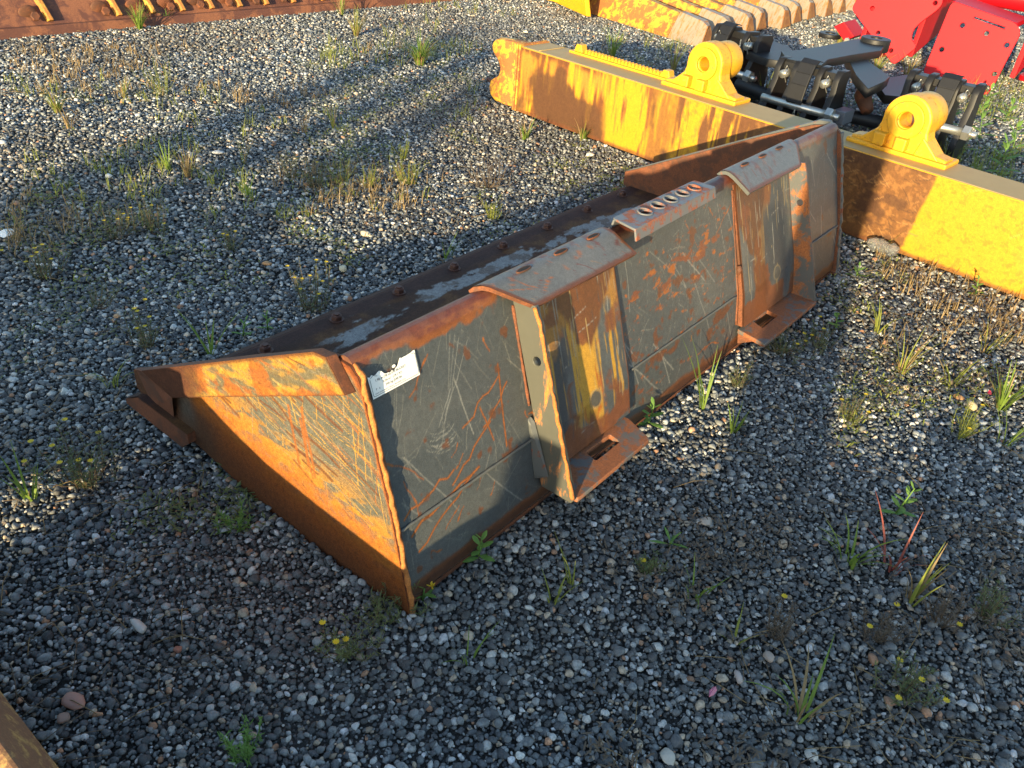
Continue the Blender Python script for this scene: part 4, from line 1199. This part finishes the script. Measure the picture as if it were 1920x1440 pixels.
# ================================================================== PARKED STEEL BESIDE THE VIEWER (its corner shows at lower left)
near = thing('steel_channel', 'worn yellow and brown steel beam whose end shows in the lower left corner', 'beam', (-.75, .0, GZ))
NX = -.548
b = MB()
def chs(y, z): return [(NX, y, GZ-.005), (NX-.002, y, z-.090), (NX-.044, y, z), (NX-.36, y, -.020), (NX-.36, y, GZ-.005)]
st_ = [(-1.25, .10), (-.26, .197), (-.21, .192), (-.16, .173), (.05, .179), (.20, .190), (.30, .212), (.40, .243), (.50, .250)]  # ridge heights shaped to throw the shadow edge onto the bucket
rings_ = [chs(*k) for k in st_]
for q in rings_: b.v += [tuple(map(float, k)) for k in q]
for i in range(len(st_)-1):
    for k in range(5): b.f.append((i*5+k, i*5+(k+1) % 5, i*5+5+(k+1) % 5, i*5+5+k))
b.f += [(4, 3, 2, 1, 0), tuple(range((len(st_)-1)*5, len(st_)*5))]
link('beam_body', b.mesh(), mat_paint_rust('worn_yellow_brown', (.42, .27, .08), .52, (.15, .075, .035), (.085, .045, .024), 9, .55), near, None, .006)
b = MB(); b.prism([(NX-.10, .412, .10), (NX-.10, .412, .303), (NX-.10, .56, .275), (NX-.10, .70, .225), (NX-.10, .95, .218), (NX-.10, .95, GZ)], [(NX-.14, .412, .10), (NX-.14, .412, .303), (NX-.14, .56, .275), (NX-.14, .70, .225), (NX-.14, .95, .218), (NX-.14, .95, GZ)])
link('shade_lug', b.mesh(), M_RUSTYEL, near, None, .004)  # added out of view to throw shade on the front of the side cutter

# ================================================================== ADDED UNSEEN OBJECTS BEHIND THE VIEWER, SHAPED TO SHADE THE YARD
TS = math.tan(SUN_EL)
def sunpt(s, t):
    """s: sideways of the light, t: along the light (negative = towards the sun)"""
    return np.array([t*math.cos(SUN_AZ)-s*math.sin(SUN_AZ), t*math.sin(SUN_AZ)+s*math.cos(SUN_AZ)])
M_CONC = mat_plain('blocker_concrete', (.34, .33, .30), .85, 0, .25, 12, .3, .4)
def blocker(s0, s1, t, h, label):  # added unseen block, as high as the ground shade it throws needs
    A, B = sunpt(s0, t), sunpt(s1, t)
    u = (B-A)/np.linalg.norm(B-A); nn = np.array([-u[1], u[0]])
    pf = [(-.30, GZ), (-.30, GZ+.08), (-.16, GZ+.30), (-.09, GZ+h), (.09, GZ+h), (.16, GZ+.30), (.30, GZ+.08), (.30, GZ)]
    b = MB(); b.prism([(*(A+nn*a), z) for a, z in pf], [(*(B+nn*a), z) for a, z in pf])
    tag(link('sun_blocker', b.mesh(), M_CONC, None, None, .01), label, 'blocker')
def shade_h(t, H): return -t*TS+H
blocker(.86, 2.05, -3.2, shade_h(-3.2, .19), 'added unseen sun barrier standing behind the viewer on the left of the camera')
blocker(-2.6, -.86, -3.0, shade_h(-3.0, .185), 'added unseen sun barrier standing behind the viewer on the right of the camera')
blocker(-.44, -.085, -2.2, shade_h(-2.2, .095), 'lowest added unseen sun barrier, right behind the viewer')
blocker(-.145, -.055, -1.45, shade_h(-1.45, .225), 'short narrow added unseen sun block close behind the viewer')
blocker(-.90, -.60, -2.6, shade_h(-2.6, .135), 'low added unseen sun barrier behind the viewer beside the right one')
M_CASTER = mat_paint_rust('caster_grey_steel', (.30, .30, .28), .36, (.2, .09, .04), (.1, .045, .02), 5, .6)
def case(s0, s1, t, H, dep, label):  # added unseen box that throws one of the far shadow bands
    h = shade_h(t, H)
    q = [sunpt(s0, t), sunpt(s1, t), sunpt(s1, t-dep), sunpt(s0, t-dep)]
    root = thing('shade_caster', label, 'case', (q[0][0], q[0][1], GZ))
    b = MB(); b.prism([(*k, GZ) for k in q], [(*k, GZ+h-.03) for k in q]); link('caster_body', b.mesh(), M_CASTER, root, None, .01)
    c = sum(q)/4
    q2 = [c+(k-c)*1.02 for k in q]
    b = MB(); b.prism([(*k, GZ+h-.028) for k in q2], [(*k, GZ+h) for k in q2]); link('caster_top', b.mesh(), M_CASTER, root, None, .005)
case(1.16, 1.42, -11.0, .75, .4, 'tall added unseen shade case behind the viewer, nearest of the three to the camera')
case(1.53, 1.72, -12.0, .75, .4, 'tall added unseen shade case behind the viewer, middle of the three')
case(1.86, 2.08, -11.5, .75, .4, 'tall added unseen shade case behind the viewer, farthest of the three to the left')

# an added, unseen bollard: its shadow is the band to the right of the bucket
bq = sunpt(-.53, -1.30)
bol = thing('occluder', 'thick added unseen bollard standing right behind the viewer', 'occluder', (bq[0], bq[1], GZ))
hb0 = shade_h(-1.30, .80)
m = MB(); m.tube([(bq[0], bq[1], GZ-.02), (bq[0], bq[1], hb0-.06)], .112, 28); link('post', m.mesh(), MB_DARK, bol, True)
m = MB(); m.tube([(bq[0], bq[1], hb0-.06), (bq[0], bq[1], hb0-.03), (bq[0], bq[1], hb0-.008), (bq[0], bq[1], hb0)], [.112, .104, .075, .02], 28); link('cap', m.mesh(), MB_DARK, bol, True)

# ================================================================== PLANTS
M_GRASS = mat_leaf('fresh_grass', (.13, .22, .035), (.22, .30, .055), .4)
M_GRASSY = mat_leaf('yellow_green_grass', (.30, .30, .06), (.20, .26, .05), .4)
M_DRY = mat_leaf('dry_straw', (.34, .25, .12), (.22, .15, .07), .25)
M_OLIVE = mat_leaf('olive_weed', (.11, .14, .05), (.18, .20, .07), .3)
M_GREEN = mat_leaf('seedling_green', (.12, .24, .045), (.20, .33, .08), .35)
M_DEAD = mat_leaf('dead_weed', (.10, .075, .05), (.17, .125, .08), .15)
M_PINK = mat_leaf('red_stem_grass', (.22, .05, .05), (.30, .10, .06), .2)
M_FLOWER = mat_leaf('yellow_flower', (.75, .50, .02), (.80, .60, .05), .3)
def blade_strip(m, p0, d, bend, ln, w, n=5, tw=None):
    """one grass blade: p0 base, d horizontal heading, bend 0..1.6"""
    side = np.array([-math.sin(d), math.cos(d), 0])
    pts = []; el = 1.45-random.uniform(0, .35); p = np.array(p0, float)
    for i in range(n+1):
        t = i/n
        ww = w*(1-t**1.6)*(.65+.35*min(1, t*4))+.0003
        pts.append((p+side*ww/2, p-side*ww/2, p+np.array([0, 0, -.0])))
        e = el-bend*t
        p = p+np.array([math.cos(d)*math.cos(e), math.sin(d)*math.cos(e), math.sin(e)])*ln/n
    v = []; f = []
    for a, b, c in pts: v += [a, b]
    for i in range(n): f.append((2*i, 2*i+1, 2*i+3, 2*i+2))
    m.add(v, f)
def grass(p, n, ln, w, spread, mat, label, name='grass_tuft', lean=0, cat='grass', dry=0.0):
    root = thing(name, label, cat, p)
    m = MB(); md = MB()
    for k in range(n):
        d = random.uniform(0, 6.283)
        b = np.array(p)+np.array([math.cos(d), math.sin(d), 0])*random.uniform(0, .008+.012*spread)
        tgt = md if random.random() < dry else m
        blade_strip(tgt, b, d+random.uniform(-.5, .5), random.uniform(.3, 1.5)*spread, ln*random.uniform(.5, 1.05), w*random.uniform(.7, 1.2))
    link('leaves', m.mesh(), mat, root, True)
    if md.v: link('dry_leaves', md.mesh(), M_DRY, root, True)
def leaf_shape(m, p, d, el, ln, w, curl=.25):
    fw = np.array([math.cos(d)*math.cos(el), math.sin(d)*math.cos(el), math.sin(el)])
    side = np.array([-math.sin(d), math.cos(d), 0]); up = np.cross(fw, side)
    v = []; prof_ = [(0, .12), (.25, .75), (.55, 1.0), (.82, .6), (1, .05)]
    for t, k in prof_:
        c = np.array(p)+fw*ln*t-np.array([0, 0, 1])*curl*ln*t*t
        v += [c+side*w/2*k+up*-.12*w*k, c, c-side*w/2*k+up*-.12*w*k]
    f = []
    for i in range(4):
        a = i*3; f += [(a, a+1, a+4, a+3), (a+1, a+2, a+5, a+4)]
    m.add(v, f)
def leafy(p, h, n, ln, w, mat, label, name='leafy_weed', flower=False):
    root = thing(name, label, 'weed', p)
    ms = MB(); ax = np.array([random.uniform(-.25, .25), random.uniform(-.25, .25), 1]); ax /= np.linalg.norm(ax)
    ms.tube([np.array(p)+ax*h*t for t in (0, .5, 1)], [.0022, .0018, .0012], 6); link('stem', ms.mesh(), mat, root, True)
    m = MB()
    for k in range(n):
        t = (k+.6)/n
        leaf_shape(m, np.array(p)+ax*h*t, k*2.4+random.uniform(-.3, .3), .15+.9*t, ln*(1.1-.5*t), w*(1.1-.5*t))
    link('leaves', m.mesh(), mat, root, True)
    if flower:
        q = np.array(p)+np.array(flower); fm_ = MB()
        for k in range(18): leaf_shape(fm_, q, k*.7, .3+.5*(k % 3), .010, .003, .1)
        link('flower', fm_.mesh(), M_FLOWER, root, True)
def bushy(p, h, spread, n, mat, label, flowers=0, name='flowering_weed', fine=True):
    """feathery weed: thin branching stems set with tiny leaves, small yellow heads"""
    root = thing(name, label, 'weed', p)
    ms = MB(); ml = MB(); mf = MB(); tips = []
    for k in range(n):
        d = random.uniform(0, 6.283); e = random.uniform(.75, 1.5)
        q = np.array(p); d0 = d; L = h*random.uniform(.55, 1.1)
        pts = [q]
        for i in range(4):
            if i == 0: q = q+np.array([math.cos(d0), math.sin(d0), .25])*abs(random.gauss(0, .3))*spread; pts.append(q)
            d += random.uniform(-.4, .4); e = min(1.5, e+random.uniform(-.1, .25))
            dirv = np.array([math.cos(d)*math.cos(e), math.sin(d)*math.cos(e), math.sin(e)])
            q = q+dirv*L/4; pts.append(q)
            for j in range(7):
                r = q-dirv*L/4*random.random()
                leaf_shape(ml, r, random.uniform(0, 6.28), random.uniform(0, 1.1), random.uniform(.006, .015), .0016 if fine else .004, .1)
        ms.tube(pts, [.0009, .0009, .0008, .0007, .0006, .0004], 4)
        tips.append(pts[-1])
    link('stems', ms.mesh(), M_DEAD if mat is M_OLIVE or mat is M_DEAD else mat, root, True)
    link('foliage', ml.mesh(), mat, root, True)
    for q in random.sample(tips, min(flowers, len(tips))):
        for k in range(9): leaf_shape(mf, q, k*.7, .35, .0065, .0032, .05)
    if mf.v: link('flowers', mf.mesh(), M_FLOWER, root, True)
def G(x, y): return tuple(ground((x, y), GZ-.006))
random.seed(21)
# (pixel of the base, kind, settings) - one line per plant that can be told apart
grass(G(262, 56), 46, .17, .006, .75, M_GRASS, 'bright green grass tuft growing against the rusty blade')
grass(G(312, 44), 12, .13, .010, .9, M_GREEN, 'short broad-leaved green tuft right beside the blade grass')
grass(G(788, 122), 130, .22, .006, 1.7, M_GRASS, 'widest green grass tuft, alone on the gravel left of the beam end', dry=.15)
grass(G(668, 68), 44, .20, .005, .7, M_GRASSY, 'pale yellow grass tuft on sunlit gravel near the top edge', dry=.35)
grass(G(640, 28), 20, .20, .006, .7, M_GRASS, 'thin green tuft touching the right part of the rusty blade', dry=.2)
grass(G(108, 212), 44, .13, .005, .6, M_GRASSY, 'yellow-green upright tuft on the gravel at far left', dry=.25)
grass(G(132, 242), 22, .13, .003, .8, M_DRY, 'pale dry straw tuft just below the yellow-green tuft at far left')
grass(G(232, 182), 18, .11, .004, .6, M_GRASSY, 'small pale tuft between the far-left tuft and the reddish weed', dry=.3)
bushy(G(308, 178), .16, .09, 22, M_GRASSY, 'reddish-yellow bushy weed lit by the sun below the rusty blade', 0)
grass(G(352, 330), 36, .14, .003, .5, M_DRY, 'clump of dry brown reeds in the shaded middle gravel at left')
grass(G(316, 318), 12, .13, .004, .4, M_GRASS, 'slim green blades beside the dry reeds')
grass(G(458, 306), 12, .16, .003, .5, M_GRASSY, 'tall thin pale grass with dry stalks in the middle of the gravel', dry=.5)
grass(G(464, 368), 16, .10, .005, .8, M_GRASS, 'low green tuft with a red stem below the tall thin grass')
grass(G(572, 250), 18, .14, .003, .45, M_DRY, 'dry straw tuft in the dark shadow band')
grass(G(625, 240), 16, .15, .003, .45, M_GRASSY, 'pale grass sprig at the right of the dry straw tuft in the shadow band', dry=.4)
bushy(G(544, 332), .10, .08, 14, M_OLIVE, 'olive bushy weed left of three in the middle gravel', 0)
bushy(G(592, 350), .10, .08, 16, M_OLIVE, 'olive bushy weed, middle of three in the middle gravel', 1)
bushy(G(640, 346), .10, .07, 14, M_GRASSY, 'olive weed with yellow-green tips, right of three in the middle gravel', 0)
bushy(G(756, 298), .09, .08, 16, M_GRASSY, 'sunlit yellow-green weed on the bright gravel strip', 0)
bushy(G(768, 344), .10, .11, 22, M_GRASSY, 'wide sunlit weed below the bright gravel strip', 0)
bushy(G(916, 352), .12, .14, 26, M_DEAD, 'brownish sprawling weed on the sunlit gravel above the cutting edge', 0)
bushy(G(922, 412), .07, .06, 14, M_GRASSY, 'small glowing yellow weed above the cutting edge', 0)
bushy(G(690, 352), .08, .06, 12, M_GRASSY, 'small orange-tinted weed at the border of the sunlit strip', 0)
bushy(G(214, 448), .10, .11, 24, M_OLIVE, 'dark weed with yellow flowers, left half of the pair in the shaded gravel', 5)
bushy(G(286, 432), .10, .12, 28, M_OLIVE, 'dark weed with yellow flowers, right half of the pair in the shaded gravel', 5)
bushy(G(84, 520), .11, .10, 24, M_OLIVE, 'yellow-flowered weed nearest the left edge above the bucket', 7)
bushy(G(436, 472), .07, .05, 12, M_OLIVE, 'small dark flowering weed alone in the shaded gravel', 3)
bushy(G(586, 584), .14, .09, 26, M_OLIVE, 'tall yellow-flowered weed growing against the cutting edge', 9)
bushy(G(282, 650), .11, .07, 18, M_OLIVE, 'yellow-flowered weed beside the front tip of the bucket', 6)
bushy(G(160, 910), .12, .10, 30, M_OLIVE, 'largest yellow-flowered weed left of the bucket side plate', 8)
grass(G(397, 668), 7, .17, .007, .35, M_GRASS, 'single tall bright grass shoot behind the bucket side cutter')
leafy(G(455, 632), .05, 9, .035, .008, M_GREEN, 'green seedling left of the pair behind the side cutter')
leafy(G(502, 620), .05, 10, .030, .007, M_GREEN, 'green seedling right of the pair behind the side cutter')
grass(G(834, 486), 8, .11, .004, .8, M_GRASS, 'thin grass sprig at the cutting edge near the second bolt')
grass(G(62, 940), 8, .13, .007, .5, M_GRASS, 'green grass shoot at the left edge below the bucket tip')
grass(G(212, 722), 9, .10, .004, 1.3, M_GRASSY, 'pale flat grass sprig left of the bucket tip')
bushy(G(178, 578), .08, .08, 12, M_OLIVE, 'straggly weed left of the bucket tip')
bushy(G(445, 992), .05, .04, 10, M_GREEN, 'tiny feathery seedling in front of the side plate')
bushy(G(730, 1162), .05, .08, 20, M_OLIVE, 'mossy weed under the lower rear corner of the bucket')
bushy(G(655, 1228), .08, .06, 16, M_OLIVE, 'small weed with two yellow flowers in front of the bucket corner', 3)
leafy(G(896, 1052), .075, 10, .040, .015, M_GREEN, 'leafy green plant rising beside the lower edge of the bucket back')
leafy(G(792, 1126), .03, 5, .045, .012, M_GREEN, 'broad leaf with a round yellow flower under the bucket corner', flower=(.012, -.01, .035))
leafy(G(1214, 800), .07, 12, .045, .016, M_GREEN, 'sunlit leafy plant behind the near mounting foot')
grass(G(1318, 770), 6, .20, .006, .3, M_GRASS, 'tall grass shoot with a pink base in front of the bucket back')
grass(G(1374, 812), 14, .09, .004, .5, M_GRASS, 'dark green grass tuft on the shaded gravel between the feet')
bushy(G(1386, 728), .07, .06, 14, M_OLIVE, 'dark weed beside the shaded lower edge of the bucket')
bushy(G(1470, 664), .07, .12, 26, M_OLIVE, 'spreading weed with yellow flowers under the far mounting foot', 4)
bushy(G(1530, 650), .07, .10, 20, M_OLIVE, 'weed with yellow flowers right of the far mounting foot', 4)
leafy(G(1566, 618), .05, 5, .03, .02, M_GREEN, 'pale clover-like sprout on the sunlit gravel')
grass(G(1645, 625), 14, .12, .005, .8, M_GRASSY, 'yellow-green tuft on the sunlit gravel below the beam')
grass(G(1688, 700), 22, .15, .004, .6, M_GRASSY, 'tall thin sunlit tuft in the middle of the sunlit gravel', dry=.25)
grass(G(1780, 726), 13, .12, .006, .7, M_GRASSY, 'bright tuft right of the tall thin sunlit tuft', dry=.2)
grass(G(1846, 660), 12, .12, .004, .8, M_GRASSY, 'thin tuft at the right part of the sunlit gravel', dry=.3)
grass(G(1876, 768), 30, .14, .006, .55, M_GRASS, 'dense green tuft at the right edge', dry=.15)
grass(G(1880, 836), 12, .14, .004, .5, M_GRASS, 'slim green tuft below the dense tuft at the right edge')
bushy(G(1800, 820), .09, .06, 16, M_GRASSY, 'sunlit weed with small yellow heads at the right', 2)
bushy(G(1590, 790), .08, .06, 18, M_OLIVE, 'dark weed with yellow heads at the edge of the sunlit patch', 3)
leafy(G(1676, 968), .09, 12, .040, .013, M_GREEN, 'upright leafy yellow-green plant in the right foreground')
grass(G(1590, 1056), 16, .13, .007, 1.0, M_GRASS, 'spreading green grass plant left of the red-stemmed grass')
grass(G(1672, 1070), 7, .16, .006, .8, M_PINK, 'red-stemmed grass in the right foreground')
grass(G(1706, 1128), 12, .15, .006, .45, M_GRASSY, 'upright pale grass shoot below the red-stemmed grass', dry=.4)
leafy(G(1254, 1024), .025, 6, .05, .008, M_GREEN, 'three-leaved green seedling in front of the bucket back')
grass(G(1036, 1128), 8, .09, .005, .5, M_GRASSY, 'pale grass shoot left of the pair in the centre foreground')
grass(G(1072, 1096), 6, .13, .005, .3, M_GRASSY, 'slim yellow grass shoot, right of the pair in the centre foreground')
grass(G(1305, 1120), 9, .09, .005, .9, M_GRASS, 'low green tuft in the centre right foreground')
grass(G(1380, 1210), 8, .08, .004, .8, M_GRASSY, 'small dry-tipped tuft in the right foreground', dry=.4)
grass(G(1498, 1345), 12, .14, .006, 1.1, M_GRASS, 'flat-leaved green grass plant at the bottom right', dry=.2)
bushy(G(1692, 1300), .08, .07, 18, M_OLIVE, 'dark weed with yellow flowers in the lower right corner area', 4)
bushy(G(1765, 1170), .08, .06, 18, M_DEAD, 'greyish dead weed in the right foreground', 1)
bushy(G(1840, 1160), .09, .06, 18, M_OLIVE, 'greyish green weed near the right edge foreground', 0)
bushy(G(1640, 1200), .07, .06, 16, M_DEAD, 'dead brown weed with a yellow head, right foreground', 2)
bushy(G(1450, 1200), .07, .05, 14, M_DEAD, 'thin dead weed between the foreground tufts', 1)
bushy(G(455, 1418), .06, .04, 12, M_GREEN, 'tiny green seedling at the bottom edge')
grass(G(880, 1240), 7, .09, .003, 1.0, M_GRASS, 'thin flat grass sprig in the centre foreground')
bushy(G(1215, 1075), .04, .05, 12, M_OLIVE, 'low dark mossy weed in the centre foreground', 1)
grass(G(984, 262), 26, .12, .005, 1.0, M_GRASS, 'green tuft in front of the left end of the yellow beam', dry=.2)
grass(G(1092, 264), 34, .15, .005, 1.1, M_GRASS, 'sprawling green tuft against the beam face', dry=.3)
grass(G(1122, 252), 9, .20, .006, .4, M_GRASS, 'tall blades rising in front of the yellow streak of the beam')
grass(G(1146, 110), 40, .22, .006, .9, M_GRASS, 'green tuft behind the toothed rack of the beam', dry=.2)
grass(G(1262, 134), 30, .20, .005, .7, M_GRASSY, 'pale tuft behind the beam left of the lifting eye', dry=.4)
grass(G(1655, 470), 10, .14, .005, .6, M_GRASSY, 'pale blades in front of the crumpled plastic bottle', dry=.3)
leafy(G(1828, 556), .07, 10, .03, .014, M_GREEN, 'bright green leafy sprig at the foot of the beam, right')
leafy(G(1604, 520), .04, 9, .04, .012, M_GREEN, 'small leafy plant at the rear far corner of the bucket')
for (x, y, h_, n_, l_) in ((1768, 242, .16, 12, 'leafy plant right of the right lifting eye'), (1836, 262, .18, 14, 'larger leafy plant in the shade behind the beam'), (1880, 230, .12, 10, 'sunlit leafy plant behind the beam near the right edge'), (1896, 300, .18, 16, 'dark leafy plant behind the beam at the right edge'), (1850, 205, .12, 9, 'leafy plant below the right red plate'), (1800, 290, .12, 10, 'low leafy plant close behind the beam top'), (1876, 330, .16, 12, 'shaded leafy plant just above the beam top at right')):
    leafy(G(x, y), h_, n_, .09, .03, M_GREEN, l_)
for (x, y, l_) in ((1572, 84, 'yellow-green tuft between the rake and the left red plate'), (1640, 140, 'tuft beside the black arm below the left red plate'), (1700, 150, 'tuft under the gap between the red plates'), (1600, 128, 'pale tuft behind the black hitch frame'), (1500, 232, 'pale blades in front of the middle black clamp'), (1430, 190, 'thin blades between the left and middle black clamps')):
    grass(G(x, y), 40, .20, .006, .8, random.choice([M_GRASSY, M_GRASS]), l_, dry=.35)

# ---- uncountable ground cover and straw
def scatter(name, mats, n, box, size, kind, cond=None, seed=0):
    random.seed(seed); m = MB()
    k = 0; tries = 0
    while k < n and tries < n*8:
        tries += 1
        x = random.uniform(box[0], box[2]); y = random.uniform(box[1], box[3])
        q = ground((x, y), GZ-.004)
        if (0.0 < q[0] < 1.98 and -.03 < q[1] < .85): continue
        if cond and random.random() > cond(x, y, q): continue
        k += 1
        s = size*random.uniform(.5, 1.4)
        if kind == 'tuft':
            for j in range(random.randint(3, 7)):
                blade_strip(m, q+np.array([random.gauss(0, .012), random.gauss(0, .012), 0]), random.uniform(0, 6.28), random.uniform(.3, 1.8), s, .0028, 3)
        elif kind == 'weed':
            for j in range(random.randint(6, 16)):
                leaf_shape(m, q+np.array([random.gauss(0, .02), random.gauss(0, .02), random.uniform(0, s)]), random.uniform(0, 6.28), random.uniform(-.1, 1.1), random.uniform(.008, .022), .0035, .2)
        else:
            d = random.uniform(0, 6.28); dv_ = np.array([math.cos(d), math.sin(d), random.uniform(-.02, .10)])
            p1 = q+np.array([0, 0, .010]); p2 = p1+dv_*s*.5+np.array([0, 0, .004]); p3 = p1+dv_*s+np.array([random.gauss(0, .01), random.gauss(0, .01), -.002])
            m.tube([p1, p2, p3], .0008, 4)
    stuff(link(name, m.mesh(), mats, None, True))
clump = lambda f, a, b, sd_: (lambda x, y, q: float(sstep(a, b, fbm(np.array(q[0]*f), np.array(q[1]*f), 3, sd_))))
scatter('straw', M_DRY, 420, (0, 20, 1920, 1440), .07, 'straw', clump(1.5, .35, .6, 401), 31)
scatter('dead_stems', M_DEAD, 300, (0, 60, 1920, 1440), .06, 'straw', clump(1.3, .4, .65, 403), 32)
scatter('weed_cover', M_DEAD, 150, (620, 240, 1100, 450), .03, 'weed', clump(3, .45, .62, 405), 33)
scatter('weed_cover', M_GRASSY, 320, (540, 120, 1250, 470), .03, 'weed', clump(2.5, .48, .64, 407), 34)
scatter('weed_cover', M_DEAD, 160, (1560, 430, 1920, 760), .035, 'weed', clump(3, .42, .6, 409), 35)
scatter('weed_cover', M_GRASSY, 100, (1560, 440, 1920, 860), .03, 'weed', clump(3, .44, .62, 411), 36)
scatter('weed_cover', M_OLIVE, 70, (0, 360, 700, 1000), .025, 'weed', clump(2.6, .52, .66, 413), 37)
scatter('weed_cover', M_DEAD, 110, (1050, 980, 1920, 1440), .028, 'weed', clump(3.2, .50, .62, 415), 38)
scatter('ground_grass', M_GRASSY, 170, (1740, 150, 1920, 400), .10, 'tuft', clump(2, .35, .6, 417), 39)
scatter('ground_grass', M_GRASS, 110, (1560, 60, 1920, 330), .09, 'tuft', clump(2, .4, .6, 419), 40)
scatter('ground_grass', M_DRY, 150, (1640, 470, 1920, 660), .05, 'tuft', lambda x, y, q: 1.0 if y < 470+(x-1640)*.55+60 else .12, 41)
scatter('ground_grass', M_GRASSY, 160, (600, 5, 1300, 130), .09, 'tuft', clump(1.5, .45, .62, 421), 42)
scatter('dry_sprigs', M_DRY, 420, (20, 90, 1150, 480), .055, 'tuft', clump(1.8, .46, .62, 425), 44)
scatter('weed_cover', M_GRASSY, 90, (30, 250, 1150, 560), .04, 'weed', clump(2.2, .5, .64, 427), 45)
scatter('ground_grass', M_GRASSY, 150, (20, 150, 900, 420), .06, 'tuft', clump(1.5, .5, .65, 423), 43)

# ================================================================== STONES AND LITTER THAT STAND OUT
random.seed(77)
def stone(px, r, col, label, sq=(1, .8, .6), name='stone'):
    q = ground(px, GZ)
    me = pebble_mesh(500+random.randrange(999), .44, .74)
    a = random.uniform(0, 6.28)
    me.transform(Matrix.Translation((q[0], q[1], GZ+r*sq[2]*.45)) @ Matrix.Rotation(a, 4, 'Z') @ Matrix.Diagonal((r*sq[0], r*sq[1]*1.2, r*sq[2]*1.4, 1)))
    tag(link(name, me, mat_plain('stone_'+name, col, .75, 0, .25, 60, .3, .4), None, True), label, 'stone')
stone((141, 1322), .024, (.36, .20, .15), 'largest pinkish stone on the dark gravel at lower left')
stone((262, 1178), .020, (.50, .46, .40), 'elongated white stone lying in the left foreground', (1.3, .6, .5))
stone((335, 1220), .010, (.33, .14, .09), 'small round terracotta pebble right of the elongated white stone')
stone((1324, 978), .018, (.45, .38, .30), 'pale tan stone in the centre right foreground')
stone((1442, 1235), .016, (.40, .31, .24), 'tan stone between the weeds of the right foreground')
stone((1384, 1274), .015, (.42, .35, .30), 'light brown stone left of the bottom right grass plant')
stone((1250, 1424), .018, (.48, .44, .36), 'cream stone at the bottom edge')
stone((500, 497), .020, (.42, .24, .11), 'orange-brown stone on the shaded gravel behind the bucket')
stone((685, 442), .024, (.50, .43, .30), 'larger pale yellow stone in the sunlit patch')
stone((668, 454), .015, (.62, .60, .52), 'white stone left of the pale yellow stone in the sunlit patch')
stone((643, 506), .018, (.52, .47, .32), 'pale stone at the lower end of the sunlit patch')
stone((410, 288), .024, (.42, .42, .40), 'grey stone with a light top in the middle of the shaded gravel')
stone((1797, 748), .018, (.40, .22, .10), 'orange stone at the right, upper of two')
stone((1818, 764), .022, (.50, .40, .24), 'pale orange stone at the right, lower of two')
stone((1107, 292), .026, (.62, .60, .50), 'round whitish stone in front of the beam face', (1, .95, .6))
stone((985, 62), .03, (.60, .56, .42), 'round pale stone near the top edge left of the beam')
stone((205, 332), .018, (.58, .58, .54), 'white stone on the shaded gravel near the left edge')
stone((5, 268), .02, (.5, .5, .47), 'pale stone at the left edge')
stone((120, 1350), .013, (.30, .20, .15), 'brownish pebble under the largest pinkish stone')
stone((219, 594), .014, (.42, .27, .15), 'tan stone left of the bucket tip')
# litter
q = ground((10, 438), GZ+.012)
m = MB()
random.seed(4)
pts = [(q[0]+.035*math.cos(a)*random.uniform(.6, 1.1), q[1]+.026*math.sin(a)*random.uniform(.6, 1.1)) for a in np.linspace(0, 2*math.pi, 11, endpoint=False)]
cpt = (q[0], q[1], q[2]+.014)
m.add([cpt]+[(a, b, q[2]+random.uniform(-.004, .008)) for a, b in pts], [(0, 1+i, 1+(i+1) % 11) for i in range(11)])
tag(link('paper_scrap', m.mesh(), M_WHITE, None), 'crumpled white paper scrap at the left edge', 'litter')
def scrap(px, col, label, r):
    q = ground(px, GZ+.010); m = MB(); a0 = random.uniform(0, 6)
    pts = [(q[0]+r*(1.5 if k % 2 else .7)*math.cos(a0+k*.9), q[1]+r*.55*math.sin(a0+k*.9), q[2]+random.uniform(-.002, .010)) for k in range(7)]
    m.prism(pts, [(x, y, z+.0015) for x, y, z in pts])
    tag(link('plastic_scrap', m.mesh(), mat_plain('plastic_'+label[:4], col, .4), None), label, 'litter')
scrap((1854, 740), (.70, .03, .12), 'crimson plastic scrap on the sunlit gravel at the right', .010)
scrap((1335, 1298), (.62, .22, .30), 'pink plastic strip on the dark gravel, bottom right', .010)
# crumpled bottle under the beam
m_, nt, b = mat_base('clear_plastic')
b.inputs['Base Color'].default_value = (.70, .72, .70, 1); b.inputs['Roughness'].default_value = .22
b.inputs['Transmission Weight'].default_value = .88; b.inputs['IOR'].default_value = 1.12
q = ground((1628, 452), GZ+.03); q2 = ground((1672, 470), GZ+.03)
dvec = q2-q
prof_ = [(0, .012), (.06, .014), (.14, .030), (.26, .034), (.34, .028), (.42, .035), (.52, .029), (.60, .035), (.72, .028), (.82, .034), (.95, .030), (1.0, .018)]
m = MB(); m.tube([q+dvec*t*1.2+np.array([0, 0, .004*math.sin(t*17)]) for t, r in prof_], [r*.72 for t, r in prof_], 14)
tag(link('plastic_bottle', m.mesh(), m_, None, True), 'crumpled clear plastic bottle lying at the foot of the beam', 'bottle')
